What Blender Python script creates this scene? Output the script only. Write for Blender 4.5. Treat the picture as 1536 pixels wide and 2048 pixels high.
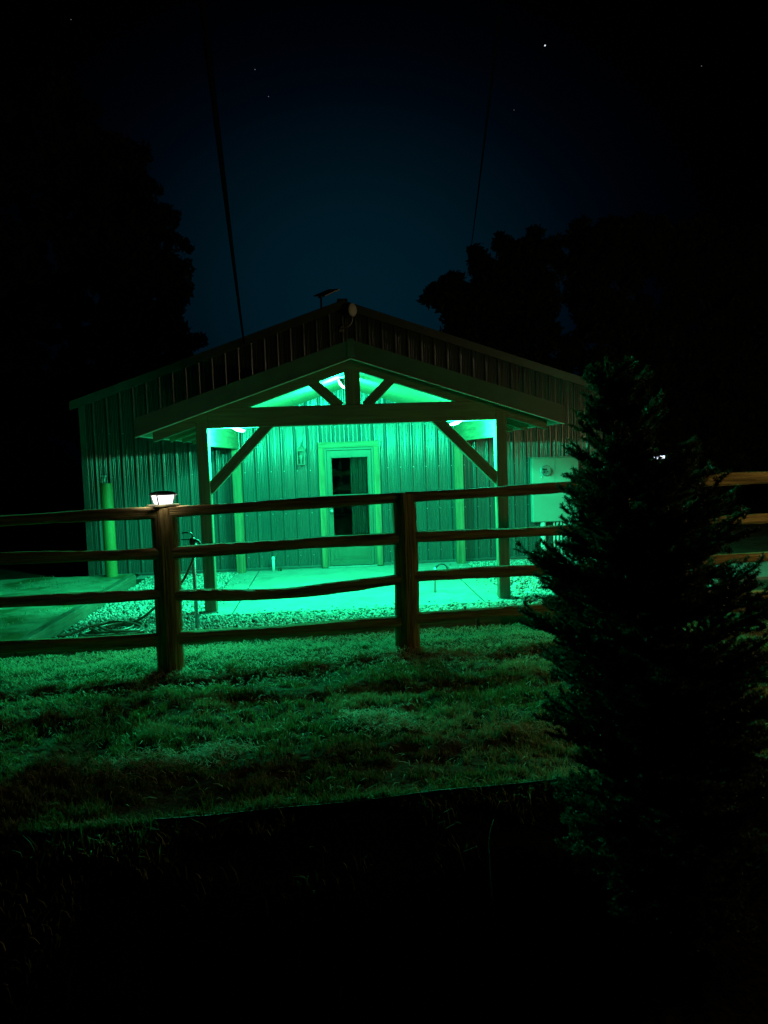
import bpy, bmesh, math, random
import numpy as np
from mathutils import Matrix, Vector, Euler

# ------------------------------------------------------------------ scene, camera, world, exposure
for o in list(bpy.data.objects):
    bpy.data.objects.remove(o)
sc = bpy.context.scene
C = sc.collection
rad = math.radians
rng = np.random.default_rng(7)
random.seed(7)

cam_d = bpy.data.cameras.new('camera')
cam = bpy.data.objects.new('camera', cam_d)
C.objects.link(cam)
YAW, PITCH, ROLL = .0668, -.0733, -.0344
fw = Vector((math.sin(YAW)*math.cos(PITCH), math.cos(YAW)*math.cos(PITCH), math.sin(PITCH)))
r0 = Vector((math.cos(YAW), -math.sin(YAW), 0))
u0 = r0.cross(fw)
rt = r0*math.cos(ROLL) + u0*math.sin(ROLL)
up = u0*math.cos(ROLL) - r0*math.sin(ROLL)
cam.matrix_world = Matrix(((rt.x, up.x, -fw.x, -.3102), (rt.y, up.y, -fw.y, -10.0927), (rt.z, up.z, -fw.z, 1.966), (0, 0, 0, 1)))
cam_d.sensor_fit = 'HORIZONTAL'
cam_d.sensor_width = 36
cam_d.lens = 36*1536.4/1536
cam_d.clip_start = .05
cam_d.clip_end = 1500
sc.camera = cam

sc.view_settings.view_transform = 'Standard'
sc.view_settings.look = 'None'
sc.view_settings.exposure = 0
sc.view_settings.gamma = 1
sc.view_settings.use_curve_mapping = False
sc.render.engine = 'CYCLES'
sc.cycles.max_bounces = 8
sc.cycles.diffuse_bounces = 4
sc.cycles.use_denoising = True
sc.cycles.sample_clamp_indirect = 4

# night sky: a faint blue-green afterglow low behind the house, fading to black overhead
world = bpy.data.worlds.new('World')
sc.world = world
world.use_nodes = True
wn, wl = world.node_tree.nodes, world.node_tree.links
wn.clear()
out = wn.new('ShaderNodeOutputWorld')
bg = wn.new('ShaderNodeBackground')
tc = wn.new('ShaderNodeTexCoord')
dot = wn.new('ShaderNodeVectorMath'); dot.operation = 'DOT_PRODUCT'
g = Vector((.03, .975, .20)).normalized()
dot.inputs[1].default_value = g
sqz = wn.new('ShaderNodeVectorMath'); sqz.operation = 'MULTIPLY'; sqz.inputs[1].default_value = (.78, 1, 1)   # the glow is broader than high
nrm = wn.new('ShaderNodeVectorMath'); nrm.operation = 'NORMALIZE'
wl.new(tc.outputs['Generated'], sqz.inputs[0]); wl.new(sqz.outputs[0], nrm.inputs[0])
wl.new(nrm.outputs[0], dot.inputs[0])
ramp = wn.new('ShaderNodeValToRGB')
el = ramp.color_ramp.elements
el[0].position, el[0].color = .0, (.0001, .0003, .0008, 1)
el[0].color = (.00002, .00005, .0001, 1)
el[1].position, el[1].color = 1.0, (.0003, .0104, .0182, 1)
for p, c in ((.91, (.00002, .00004, .0001, 1)), (.942, (.00003, .00010, .0004, 1)), (.960, (.00006, .0005, .0016, 1)), (.975, (.0001, .0018, .0044, 1)), (.988, (.0002, .0052, .0096, 1))):
    e = el.new(p); e.color = c
wl.new(dot.outputs['Value'], ramp.inputs[0])
wl.new(ramp.outputs[0], bg.inputs['Color'])
bg.inputs['Strength'].default_value = 1.0
wl.new(bg.outputs[0], out.inputs['Surface'])

LAMP_W = 580.0       # green flood lamps
POLE_W = 42.0      # far warm pole light, outside the picture at the right
WARM_W = 34.0        # warm lantern to the right of the picture
GREEN = (.012, 1.0, .44)

# ------------------------------------------------------------------ helpers
WM = {}

def fin(o, wm, parent=None):
    """link o with world matrix wm, optionally under parent"""
    C.objects.link(o)
    WM[o] = wm.copy()
    if parent is not None:
        o.parent = parent
        o.matrix_parent_inverse = Matrix.Identity(4)
        o.matrix_basis = WM[parent].inverted() @ wm
    else:
        o.matrix_basis = wm
    return o

def tag(o, label=None, cat=None, group=None, kind=None):
    if label: o['label'] = label
    if cat: o['category'] = cat
    if group: o['group'] = group
    if kind: o['kind'] = kind
    return o

def thing(name, label, cat, loc=(0, 0, 0), group=None):
    o = bpy.data.objects.new(name, None)
    o.empty_display_size = .1
    fin(o, Matrix.Translation(loc))
    return tag(o, label, cat, group)

def mesh_obj(name, verts, faces, mat, parent=None, wm=None, smooth=False):
    me = bpy.data.meshes.new(name)
    me.from_pydata([tuple(v) for v in verts], [], [tuple(f) for f in faces])
    me.update()
    for m in (mat if isinstance(mat, (list, tuple)) else [mat]):
        me.materials.append(m)
    if smooth:
        me.polygons.foreach_set('use_smooth', [True]*len(me.polygons))
    return fin(bpy.data.objects.new(name, me), wm or Matrix.Identity(4), parent)

def np_obj(name, V, F, mat, parent=None, wm=None, smooth=False):
    """V (n,3), F (m,k) uniform polygons, fast path"""
    V = np.asarray(V, np.float32); F = np.asarray(F, np.int32)
    me = bpy.data.meshes.new(name)
    m, k = F.shape
    me.vertices.add(len(V)); me.vertices.foreach_set('co', V.ravel())
    me.loops.add(m*k); me.loops.foreach_set('vertex_index', F.ravel())
    me.polygons.add(m); me.polygons.foreach_set('loop_start', np.arange(0, m*k, k, dtype=np.int32))
    me.polygons.foreach_set('loop_total', np.full(m, k, np.int32))
    if smooth: me.polygons.foreach_set('use_smooth', np.ones(m, bool))
    me.update(calc_edges=True)
    me.materials.append(mat)
    return fin(bpy.data.objects.new(name, me), wm or Matrix.Identity(4), parent)

def bm_obj(name, bm, mat, parent=None, wm=None, smooth=False):
    me = bpy.data.meshes.new(name)
    bm.normal_update()
    bm.to_mesh(me); bm.free()
    for m in (mat if isinstance(mat, (list, tuple)) else [mat]):
        me.materials.append(m)
    if smooth:
        me.polygons.foreach_set('use_smooth', [True]*len(me.polygons))
    return fin(bpy.data.objects.new(name, me), wm or Matrix.Identity(4), parent)

def add_box(bm, lo, hi, bevel=0, M=None):
    lo, hi = Vector(lo), Vector(hi)
    r = bmesh.ops.create_cube(bm, size=1)
    vs = r['verts']
    for v in vs:
        v.co = Vector([(lo[i]+hi[i])/2 + v.co[i]*(hi[i]-lo[i]) for i in range(3)])
    if bevel:
        es = list({e for v in vs for e in v.link_edges})
        b = bmesh.ops.bevel(bm, geom=es, offset=bevel, segments=1, affect='EDGES', profile=.5)
        vs = list({v for f in b['faces'] for v in f.verts} | {v for v in vs if v.is_valid})
    if M is not None:
        for v in vs: v.co = M @ v.co
    return vs

def box(name, lo, hi, mat, parent=None, bevel=.004):
    """box in world coordinates; its own origin at the box centre"""
    lo, hi = Vector(lo), Vector(hi)
    c = (lo+hi)/2
    bm = bmesh.new()
    add_box(bm, lo-c, hi-c, bevel)
    return bm_obj(name, bm, mat, parent, Matrix.Translation(c))

def frame_x(p0, p1, upv=(0, 0, 1)):
    p0, p1 = Vector(p0), Vector(p1)
    x = (p1-p0).normalized()
    y = Vector(upv).cross(x)
    if y.length < 1e-4: y = Vector((0, 1, 0)).cross(x) if abs(x.y) < .9 else Vector((1, 0, 0)).cross(x)
    y.normalize()
    z = x.cross(y)
    M = Matrix((x, y, z)).transposed().to_4x4()
    M.translation = (p0+p1)/2
    return M, (p1-p0).length

def beam(name, p0, p1, w, h, mat, parent=None, bevel=.006, upv=(0, 0, 1), rough=0, seed=0):
    """timber from p0 to p1: width w across, height h along up; grain runs along its local X"""
    M, L = frame_x(p0, p1, upv)
    bm = bmesh.new()
    add_box(bm, (-L/2, -w/2, -h/2), (L/2, w/2, h/2), bevel)
    if rough:
        n = max(2, int(L/.12))
        bmesh.ops.bisect_plane
        for k in range(1, n):
            x = -L/2 + L*k/n
            bmesh.ops.bisect_plane(bm, geom=bm.verts[:]+bm.edges[:]+bm.faces[:], plane_co=(x, 0, 0), plane_no=(1, 0, 0))
        rr = random.Random(seed)
        for v in bm.verts:
            v.co.y += rr.uniform(-rough, rough); v.co.z += rr.uniform(-rough, rough)
    return bm_obj(name, bm, mat, parent, M)

def tube(name, pts, r, mat, parent=None, n=10, closed=False, smooth=True, caps=True):
    pts = [Vector(p) for p in pts]
    N = len(pts)
    rs = r if isinstance(r, (list, tuple)) else [r]*N
    V, F = [], []
    prev = None
    for i, p in enumerate(pts):
        a = pts[max(0, i-1)]; b = pts[min(N-1, i+1)]
        t = (b-a).normalized()
        if prev is None:
            q = Vector((0, 0, 1)) if abs(t.z) < .9 else Vector((1, 0, 0))
            s = t.cross(q).normalized()
        else:
            s = (prev - t*prev.dot(t)).normalized()
        prev = s
        b2 = t.cross(s)
        for k in range(n):
            an = 2*math.pi*k/n
            V.append(p + (s*math.cos(an)+b2*math.sin(an))*rs[i])
    for i in range(N-1):
        for k in range(n):
            F.append((i*n+k, i*n+(k+1) % n, (i+1)*n+(k+1) % n, (i+1)*n+k))
    if caps:
        F.append(tuple(range(n-1, -1, -1))); F.append(tuple((N-1)*n+k for k in range(n)))
    c = sum(pts, Vector())/N
    o = mesh_obj(name, [v-c for v in V], F, mat, parent, Matrix.Translation(c), smooth)
    return o

def spline(pts, n=8):
    """Catmull-Rom through the points"""
    P = [np.array(p, float) for p in pts]
    P = [2*P[0]-P[1]] + P + [2*P[-1]-P[-2]]
    o = []
    for i in range(1, len(P)-2):
        for k in range(n):
            t = k/n
            a, b, c, d = P[i-1], P[i], P[i+1], P[i+2]
            o.append(.5*((2*b)+(-a+c)*t+(2*a-5*b+4*c-d)*t*t+(-a+3*b-3*c+d)*t**3))
    o.append(P[-2])
    return [tuple(q) for q in o]

def lathe(name, prof, mat, parent, loc, n=24, axis='Z', smooth=False, wm=None):
    V, F = [], []
    for (r, z) in prof:
        for k in range(n):
            a = 2*math.pi*k/n
            V.append((r*math.cos(a), r*math.sin(a), z))
    for i in range(len(prof)-1):
        for k in range(n):
            F.append((i*n+k, i*n+(k+1) % n, (i+1)*n+(k+1) % n, (i+1)*n+k))
    F.append(tuple(range(n-1, -1, -1))); F.append(tuple((len(prof)-1)*n+k for k in range(n)))
    M = wm or Matrix.Translation(loc)
    if wm is None and axis == '-Y':
        M = M @ Matrix.Rotation(rad(90), 4, 'X')
    return mesh_obj(name, V, F, mat, parent, M, smooth)

def snoise(P, seed, scale, octaves=3):
    """cheap smooth noise: sums of random plane waves, about -1..1"""
    r = np.random.default_rng(seed)
    P = np.asarray(P, float)
    o = np.zeros(len(P)); amp = 1; tot = 0
    for k in range(octaves):
        for j in range(6):
            d = r.normal(size=P.shape[1]); d /= np.linalg.norm(d)
            o += amp*np.sin((P@d)*2*math.pi*scale*r.uniform(.7, 1.4) + r.uniform(0, 6.28))/2.4
        tot += amp; amp *= .5; scale *= 2.1
    return o/tot

# ------------------------------------------------------------------ materials
def new_mat(name):
    m = bpy.data.materials.new(name); m.use_nodes = True
    nt = m.node_tree
    return m, nt, nt.nodes['Principled BSDF']

def mat_noise(name, c1, c2, scale=8, stretch=(1, 1, 1), rough=.7, bump=.3, bscale=None, bdist=.01, spec=.4, metal=0, detail=6, c3=None, c3scale=1.5, c3thr=(.5, .65)):
    m, nt, p = new_mat(name)
    N, L = nt.nodes, nt.links
    t = N.new('ShaderNodeTexCoord')
    mp = N.new('ShaderNodeMapping'); mp.inputs['Scale'].default_value = stretch
    L.new(t.outputs['Object'], mp.inputs['Vector'])
    n = N.new('ShaderNodeTexNoise'); n.inputs['Scale'].default_value = scale; n.inputs['Detail'].default_value = detail
    n.inputs['Roughness'].default_value = .62
    L.new(mp.outputs[0], n.inputs['Vector'])
    r = N.new('ShaderNodeValToRGB')
    r.color_ramp.elements[0].position = .35; r.color_ramp.elements[0].color = (*c1, 1)
    r.color_ramp.elements[1].position = .68; r.color_ramp.elements[1].color = (*c2, 1)
    L.new(n.outputs['Fac'], r.inputs[0])
    col = r.outputs[0]
    if c3:
        n3 = N.new('ShaderNodeTexNoise'); n3.inputs['Scale'].default_value = c3scale; n3.inputs['Detail'].default_value = 4
        L.new(t.outputs['Object'], n3.inputs['Vector'])
        mr = N.new('ShaderNodeMapRange'); mr.inputs[1].default_value, mr.inputs[2].default_value = c3thr
        L.new(n3.outputs['Fac'], mr.inputs[0])
        mx = N.new('ShaderNodeMix'); mx.data_type = 'RGBA'
        L.new(mr.outputs[0], mx.inputs[0]); L.new(col, mx.inputs[6]); mx.inputs[7].default_value = (*c3, 1)
        col = mx.outputs[2]
    L.new(col, p.inputs['Base Color'])
    p.inputs['Roughness'].default_value = rough
    p.inputs['Specular IOR Level'].default_value = spec
    p.inputs['Metallic'].default_value = metal
    if bump:
        n2 = N.new('ShaderNodeTexNoise'); n2.inputs['Scale'].default_value = bscale or scale*3; n2.inputs['Detail'].default_value = 5
        L.new(mp.outputs[0], n2.inputs['Vector'])
        b = N.new('ShaderNodeBump'); b.inputs['Strength'].default_value = bump; b.inputs['Distance'].default_value = bdist
        L.new(n2.outputs['Fac'], b.inputs['Height']); L.new(b.outputs[0], p.inputs['Normal'])
    return m

def wood(name, c1, c2, rough=.75, bump=.5, scale=5, dist=.006):
    """grain along local X"""
    return mat_noise(name, c1, c2, scale, (.35, 6, 6), rough, bump, scale*2.2, dist, .25, detail=8)

def plain(name, c, rough=.5, metal=0, spec=.5):
    m, nt, p = new_mat(name)
    p.inputs['Base Color'].default_value = (*c, 1); p.inputs['Roughness'].default_value = rough
    p.inputs['Metallic'].default_value = metal; p.inputs['Specular IOR Level'].default_value = spec
    return m

def emit(name, c, s):
    m, nt, p = new_mat(name)
    p.inputs['Base Color'].default_value = (0, 0, 0, 1)
    p.inputs['Emission Color'].default_value = (*c, 1); p.inputs['Emission Strength'].default_value = s
    return m

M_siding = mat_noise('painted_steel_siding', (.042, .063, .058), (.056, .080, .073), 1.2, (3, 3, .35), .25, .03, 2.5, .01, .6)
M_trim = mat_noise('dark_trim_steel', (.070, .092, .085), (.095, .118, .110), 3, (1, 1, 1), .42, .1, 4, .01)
M_edge = mat_noise('light_drip_edge', (.5, .48, .42), (.65, .6, .52), 6, (1, 1, 1), .5, 0)
M_fascia = mat_noise('fascia_steel', (.085, .125, .105), (.115, .16, .138), 3, (1, 1, 1), .45, .1, 4, .01)
M_roof = mat_noise('roof_steel', (.05, .06, .058), (.08, .09, .085), 2, (1, 1, 1), .45, .1)
M_timber = wood('rough_sawn_timber', (.14, .12, .075), (.24, .20, .12))
M_pine = wood('pale_pine', (.105, .10, .055), (.24, .225, .125), .65, .4, 4)
M_osb = mat_noise('ceiling_sheathing', (.22, .20, .11), (.48, .43, .25), 26, (1, 2.4, 1), .75, .5, 30, .006, .2)
M_conc = mat_noise('broom_finished_concrete', (.26, .265, .25), (.37, .375, .355), 3.5, (1, 1, 1), .85, .35, 60, .004, .2, c3=(.15, .15, .135), c3scale=1.7, c3thr=(.55, .8))
M_door = mat_noise('painted_door', (.075, .105, .076), (.10, .132, .098), 3, (1, 1, .3), .42, .08)
M_black = plain('black_metal', (.015, .015, .016), .45)
M_steel = mat_noise('galvanised_steel', (.35, .36, .36), (.48, .49, .49), 12, (1, 1, 1), .45, .1, metal=.6)
M_bronze = mat_noise('dark_bronze', (.11, .11, .09), (.17, .17, .14), 12, (1, 1, 1), .4, .1)
M_bulb = plain('frosted_bulb', (.22, .23, .21), .25)
M_white = mat_noise('white_enamel', (.62, .64, .62), (.70, .72, .70), 2, (1, 1, 1), .42, .05)
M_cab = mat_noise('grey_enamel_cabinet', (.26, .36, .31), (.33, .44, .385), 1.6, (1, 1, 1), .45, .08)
M_pvc = plain('white_plastic_pipe', (.7, .72, .7), .4)
M_fence = wood('weathered_fence_wood', (.10, .068, .026), (.40, .29, .11), .85, 1.0, 4.5, .02)
M_oldwood = wood('landscape_timber_wood', (.11, .10, .07), (.20, .18, .12), .9, .8, 5, .01)
M_bollard = mat_noise('yellow_green_paint', (.15, .19, .06), (.24, .28, .085), 6, (1, 1, .4), .5, .15)
M_hose = mat_noise('dark_red_rubber', (.17, .095, .07), (.25, .15, .11), 20, (1, 1, 1), .33, .1)
M_stone = None
M_ground = mat_noise('bare_soil', (.045, .038, .026), (.09, .078, .05), 2.5, (1, 1, 1), .95, .7, 14, .03, .1)
M_dirt = mat_noise('packed_sandy_dirt', (.24, .23, .15), (.40, .38, .26), 3, (1, 1, 1), .95, .6, 22, .02, .15, c3=(.10, .12, .05), c3scale=1.6, c3thr=(.5, .62))
M_soil = mat_noise('lawn_soil', (.04, .042, .02), (.15, .145, .075), 3.2, (1, 1, 1), .95, .8, 26, .03, .1, c3=(.03, .03, .015), c3scale=1.3, c3thr=(.52, .66))
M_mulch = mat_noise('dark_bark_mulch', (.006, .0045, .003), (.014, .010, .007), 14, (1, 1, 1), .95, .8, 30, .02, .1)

def rand_col_mat(name, stops, rough=.8, spec=.3, trans=0, noise_scale=None, mixcol=None, thr=(.5, .62)):
    """colour per loose piece (random per island), with patches mixed in by position"""
    m, nt, p = new_mat(name)
    N, L = nt.nodes, nt.links
    gm = N.new('ShaderNodeNewGeometry')
    r = N.new('ShaderNodeValToRGB')
    els = r.color_ramp.elements
    els[0].position, els[0].color = stops[0][0], (*stops[0][1], 1)
    els[1].position, els[1].color = stops[-1][0], (*stops[-1][1], 1)
    for q, c in stops[1:-1]:
        e = els.new(q); e.color = (*c, 1)
    L.new(gm.outputs['Random Per Island'], r.inputs[0])
    col = r.outputs[0]
    if mixcol:
        t = N.new('ShaderNodeTexCoord')
        n = N.new('ShaderNodeTexNoise'); n.inputs['Scale'].default_value = noise_scale; n.inputs['Detail'].default_value = 5
        L.new(t.outputs['Object'], n.inputs['Vector'])
        mr = N.new('ShaderNodeMapRange'); mr.inputs[1].default_value, mr.inputs[2].default_value = thr
        L.new(n.outputs['Fac'], mr.inputs[0])
        mx = N.new('ShaderNodeMix'); mx.data_type = 'RGBA'
        L.new(mr.outputs[0], mx.inputs[0]); L.new(col, mx.inputs[6]); mx.inputs[7].default_value = (*mixcol, 1)
        col = mx.outputs[2]
    L.new(col, p.inputs['Base Color'])
    p.inputs['Roughness'].default_value = rough
    p.inputs['Specular IOR Level'].default_value = spec
    if trans:
        tr = N.new('ShaderNodeBsdfTranslucent'); L.new(col, tr.inputs['Color'])
        ms = N.new('ShaderNodeMixShader'); ms.inputs[0].default_value = trans
        L.new(p.outputs[0], ms.inputs[1]); L.new(tr.outputs[0], ms.inputs[2])
        L.new(ms.outputs[0], N['Material Output'].inputs['Surface'])
    return m

M_stone = rand_col_mat('pale_river_stone', [(0, (.14, .14, .12)), (.35, (.34, .34, .30)), (.75, (.52, .51, .46)), (1, (.66, .65, .6))], .75, .3)
M_grass = rand_col_mat('grass_blades', [(0, (.09, .14, .03)), (.5, (.16, .25, .06)), (.82, (.28, .33, .10)), (1, (.52, .48, .26))], .6, .3, .3, .8, (.48, .44, .22), (.48, .62))
M_weed = rand_col_mat('weed_leaves', [(0, (.02, .045, .012)), (.9, (.05, .09, .025)), (1, (.2, .2, .1))], .6, .3, .2)
M_needle = rand_col_mat('spruce_needles', [(0, (.04, .075, .035)), (.7, (.075, .125, .06)), (1, (.13, .18, .09))], .5, .4, .25)
M_bark = mat_noise('bark', (.05, .04, .03), (.10, .08, .06), 14, (1, 1, .3), .9, .8, 20, .01)
M_leaf = rand_col_mat('dark_leaves', [(0, (.03, .045, .018)), (1, (.06, .085, .03))], .6, .3, .15)

# ------------------------------------------------------------------ lamps (real fixtures)
def point(name, loc, col, power, r, parent):
    l = bpy.data.lights.new(name, 'POINT')
    l.color = col; l.energy = power; l.shadow_soft_size = r
    return fin(bpy.data.objects.new(name, l), Matrix.Translation(loc), parent)

M_glow = emit('green_lamp_lens', (.16, 1.0, .62), 24)
M_glow_white = emit('white_lamp_lens', (.95, 1.0, 1.0), 2.6)
M_glow_warm = emit('warm_lamp_glass', (1.0, .6, .22), 12)
M_glow_yard = emit('cold_yard_lens', (.72, .80, 1.0), 4)

def flood(label, base, aim, power, arm=(0, .08, -.02), down=False):
    """bullet flood lamp: round base plate, bracket, finned head and a glowing lens"""
    t = thing('flood_lamp', label, 'lamp', base, 'green flood lamps under the porch roof')
    base, aim = Vector(base), Vector(aim).normalized()
    head = base + aim*.03 + Vector(arm)
    lathe('base_plate', [(.05, 0), (.055, .006), (.05, .016)], M_black, t, None, 18, wm=Matrix.Translation(base) @ Matrix.Rotation(rad(180 if down else -90), 4, 'X'))
    tube('bracket', [base+Vector((0, 0, -.014) if down else (0, .014, 0)), base+Vector(arm)*.55, head-aim*.07], .011, M_black, t, 8)
    z = aim; x = z.orthogonal().normalized(); y = z.cross(x)
    Mx = Matrix((x, y, z)).transposed().to_4x4(); Mx.translation = head
    h = lathe('lamp_head', [(.03, -.085), (.05, -.07), (.056, -.055), (.05, -.05), (.06, -.04), (.055, -.034), (.068, -.022), (.1, -.006), (.104, .004), (.1, .004)], M_black, t, None, 24, wm=Mx)
    lathe('lens', [(.098, .0045), (.097, .022), (.088, .036), (.064, .046), (.03, .052), (.01, .054)], M_glow, t, None, 24, smooth=True, wm=Mx)
    point('lamp_light', head+aim*.115, GREEN, power, .06, t)
    return t

# flood lamps hang on the back face of the crossbeam and the king post
flood('green flood lamp glowing under the left end of the porch crossbeam', (-1.49, .076, 2.452), (-.42, .05, -1), LAMP_W)
flood('green flood lamp glowing under the right end of the porch crossbeam', (1.37, .076, 2.452), (.42, .05, -1), LAMP_W)
flood('green flood lamp hanging from the porch ridge behind the king post', (-.02, 1.30, 3.165), (-.75, .35, -.62), LAMP_W*.95, (-.03, .01, -.10), True)

# ------------------------------------------------------------------ setting: ground sheets
def grid(name, x0, x1, y0, y1, step, mat, hfun, parent=None, edge=None):
    nx = int(round((x1-x0)/step))+1; ny = int(round((y1-y0)/step))+1
    X, Y = np.meshgrid(np.linspace(x0, x1, nx), np.linspace(y0, y1, ny))
    V = np.stack([X.ravel(), Y.ravel(), hfun(X.ravel(), Y.ravel())], 1)
    i = np.arange(nx*ny).reshape(ny, nx)
    F = np.stack([i[:-1, :-1].ravel(), i[:-1, 1:].ravel(), i[1:, 1:].ravel(), i[1:, :-1].ravel()], 1)
    return np_obj(name, V, F, mat, parent, smooth=True)

o = mesh_obj('ground', [(-500, -500, -.75), (500, -500, -.75), (500, 500, -.75), (-500, 500, -.75)], [(0, 1, 2, 3)], M_ground)
tag(o, 'dark bare soil reaching away around the house', kind='structure')
# rough yard soil close to the house, a little above the great ground sheet
o = grid('yard_ground', -14, 16, -1.9, 22, .5, M_ground, lambda x, y: -.06+.015*snoise(np.stack([x, y], 1), 3, .35))
tag(o, 'rough dark soil of the yard around and behind the building', kind='structure')

TIM = lambda x: -1.80+.083*x       # line of the front landscape timbers (front face)
EDGE = lambda x: -5.845+.082*x     # line of the lawn edging

def lawn_h(x, y):
    P = np.stack([x, y], 1)
    h = .028*snoise(P, 11, .6, 3) + .024*snoise(P, 12, 2.6, 3) + .009*snoise(P, 13, 8, 2)
    f = np.clip((TIM(x)-y)/.5, 0, 1)
    f2 = np.clip((y-EDGE(x)-.05)/.5, 0.15, 1)
    return .0 + h*f*f2

def lawn_sheet():
    nx, ny = 500, 170
    xs = np.linspace(-9, 11, nx)
    V = []
    X = np.repeat(xs[None], ny, 0)
    T = np.linspace(0, 1, ny)[:, None]
    Y = (EDGE(X)+.012)*(1-T) + (TIM(X)-.006)*T
    z = lawn_h(X.ravel(), Y.ravel())
    V = np.stack([X.ravel(), Y.ravel(), z], 1)
    i = np.arange(nx*ny).reshape(ny, nx)
    F = np.stack([i[:-1, :-1].ravel(), i[:-1, 1:].ravel(), i[1:, 1:].ravel(), i[1:, :-1].ravel()], 1)
    return np_obj('lawn', V, F, M_soil, smooth=True)
tag(lawn_sheet(), 'bumpy worn lawn in front of the rail fence', kind='structure')

BED = -.56
def bed_h(x, y):
    return -.025+(BED+.025)*np.clip((EDGE(x)-y)/1.05, 0, 1)**1.15+.03*snoise(np.stack([x, y], 1), 6, 2.1, 2)*np.clip((EDGE(x)-y)/.15, 0, 1)+.02*snoise(np.stack([x, y], 1), 5, .8)
def bed_sheet():
    nx, ny = 120, 140
    X = np.repeat(np.linspace(-9, 11, nx)[None], ny, 0)
    T = np.linspace(0, 1, ny)[:, None]
    Y = -13*(1-T) + (EDGE(X)-.012)*T
    z = bed_h(X.ravel(), Y.ravel())
    V = np.stack([X.ravel(), Y.ravel(), z], 1)
    i = np.arange(nx*ny).reshape(ny, nx)
    F = np.stack([i[:-1, :-1].ravel(), i[:-1, 1:].ravel(), i[1:, 1:].ravel(), i[1:, :-1].ravel()], 1)
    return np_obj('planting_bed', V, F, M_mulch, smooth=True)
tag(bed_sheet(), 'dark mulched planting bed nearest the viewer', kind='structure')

o = grid('gravel_bed', -3.58, 5.2, -1.75, 3.53, .4, M_ground, lambda x, y: np.full(len(x), -.035))
tag(o, 'sunken bed of gravel around the porch slab', kind='structure')

# raised dirt on the left, held by the side timber
def dirt_h(x, y):
    h = .115+.012*snoise(np.stack([x, y], 1), 21, .7, 3)
    h -= .22*np.clip((-8.2-x)/2.0, 0, 1)+.2*np.clip((y-3.1-.02*(x+3.6))/.9, 0, 1)
    return h
o = grid('raised_dirt', -11.5, -3.71, -2.0, 4.6, .12, M_dirt, dirt_h)
tag(o, 'raised pale dirt ground left of the gravel, level with the side timber', kind='structure')

# concrete slab under the porch: panels with recessed joints
slab = thing('concrete_slab', 'pale concrete porch slab glowing green under the lamps', 'slab', (0, 1.6, -.03))
slab['kind'] = 'structure'
del slab['category']
box('slab_base', (-2.05, -.22, -.16), (2.05, 3.535, -.034), M_conc, slab, 0)
xs = [-2.05, -1.655, 1.645, 2.05]; ys = [-.22, 1.66, 3.535]
for i in range(3):
    for j in range(2):
        box('slab_panel', (xs[i]+.011*(i > 0), ys[j]+.009*(j > 0), -.034), (xs[i+1]-.011*(i < 2), ys[j+1]-.009*(j < 1), 0), M_conc, slab, .004)

pad = box('concrete_pad', (5.25, .75, -.1), (9.5, 2.6, .0), M_conc, None, .012)
tag(pad, 'pale concrete pad beyond the gravel at the right', kind='structure')

# ------------------------------------------------------------------ metal building
BX, WY = 4.585, 3.546
RZ = lambda x: 4.56-.341*abs(x)          # roof line (bottom of the rake) at the gable
bld = thing('metal_building', 'low gabled building clad in dark ribbed steel sheets behind the porch', 'building', (0, WY, 0))
DX0, DX1, DZ = .013-.535, .013+.535, 2.225

def siding_profile(x):
    """outward offset of ag-panel siding at x (ribs every 228.6 mm, two low ribs between)"""
    u = ((x+4.3625+.1143) % .2286)-.1143
    a = abs(u)
    base = .0007*math.cos(2*math.pi*(a-.034)/.0268)+.0007     # slight oil-canning between the ribs
    if a < .034: return .0014+.022*(.5+.5*math.cos(math.pi*a/.034))
    for c in (.0608, .0876):
        b = abs(a-c)
        if b < .009: return base+.0036*(.5+.5*math.cos(math.pi*b/.009))
    return base

def rib_cols(x0, x1):
    k0 = math.floor((x0+4.3625)/.2286)-1; k1 = math.ceil((x1+4.3625)/.2286)+1
    cs = {x0, x1}
    for k in range(k0, k1+1):
        c = -4.3625+k*.2286
        for a in (.004, .009, .014, .019, .024, .029, .034, .038, .043, .048, .052, .0548, .0578, .0608, .0638, .0668, .070, .0742, .0786, .0816, .0846, .0876, .0906, .0936, .0966, .101, .106, .110):
            cs.add(round(c-a, 5)); cs.add(round(c+a, 5))
    cs |= {DX0, DX1}
    return sorted(c for c in cs if x0-1e-6 <= c <= x1+1e-6)

def wall_panel(x0, x1):
    cs = rib_cols(x0, x1)
    V, F = [], []
    for a, b in zip(cs, cs[1:]):
        zb = DZ if DX0-1e-5 <= a and b <= DX1+1e-5 else .05
        n = len(V)
        pa, pb = siding_profile(a+1e-5), siding_profile(b-1e-5)
        zs = [zb] + [z for z in (1.2, 2.4) if z > zb+.05]
        ta, tb = RZ(a)-.01, RZ(b)-.01
        zs = [z for z in zs if z < min(ta, tb)-.05]
        for z in zs:
            V += [(a, WY-pa, z), (b, WY-pb, z)]
        V += [(a, WY-pa, ta), (b, WY-pb, tb)]
        m = len(zs)
        for k in range(m):
            F.append((n+2*k, n+2*k+1, n+2*k+3, n+2*k+2))
    cx = (x0+x1)/2
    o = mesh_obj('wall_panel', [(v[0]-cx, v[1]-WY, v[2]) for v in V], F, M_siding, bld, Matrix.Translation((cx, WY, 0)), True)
    return o
edges = [-BX+.03] + [-4.3625+.05+.9144*k for k in range(1, 10) if -4.3625+.05+.9144*k < BX-.2] + [BX-.03]
for a, b in zip(edges, edges[1:]):
    wall_panel(a, b)
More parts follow.
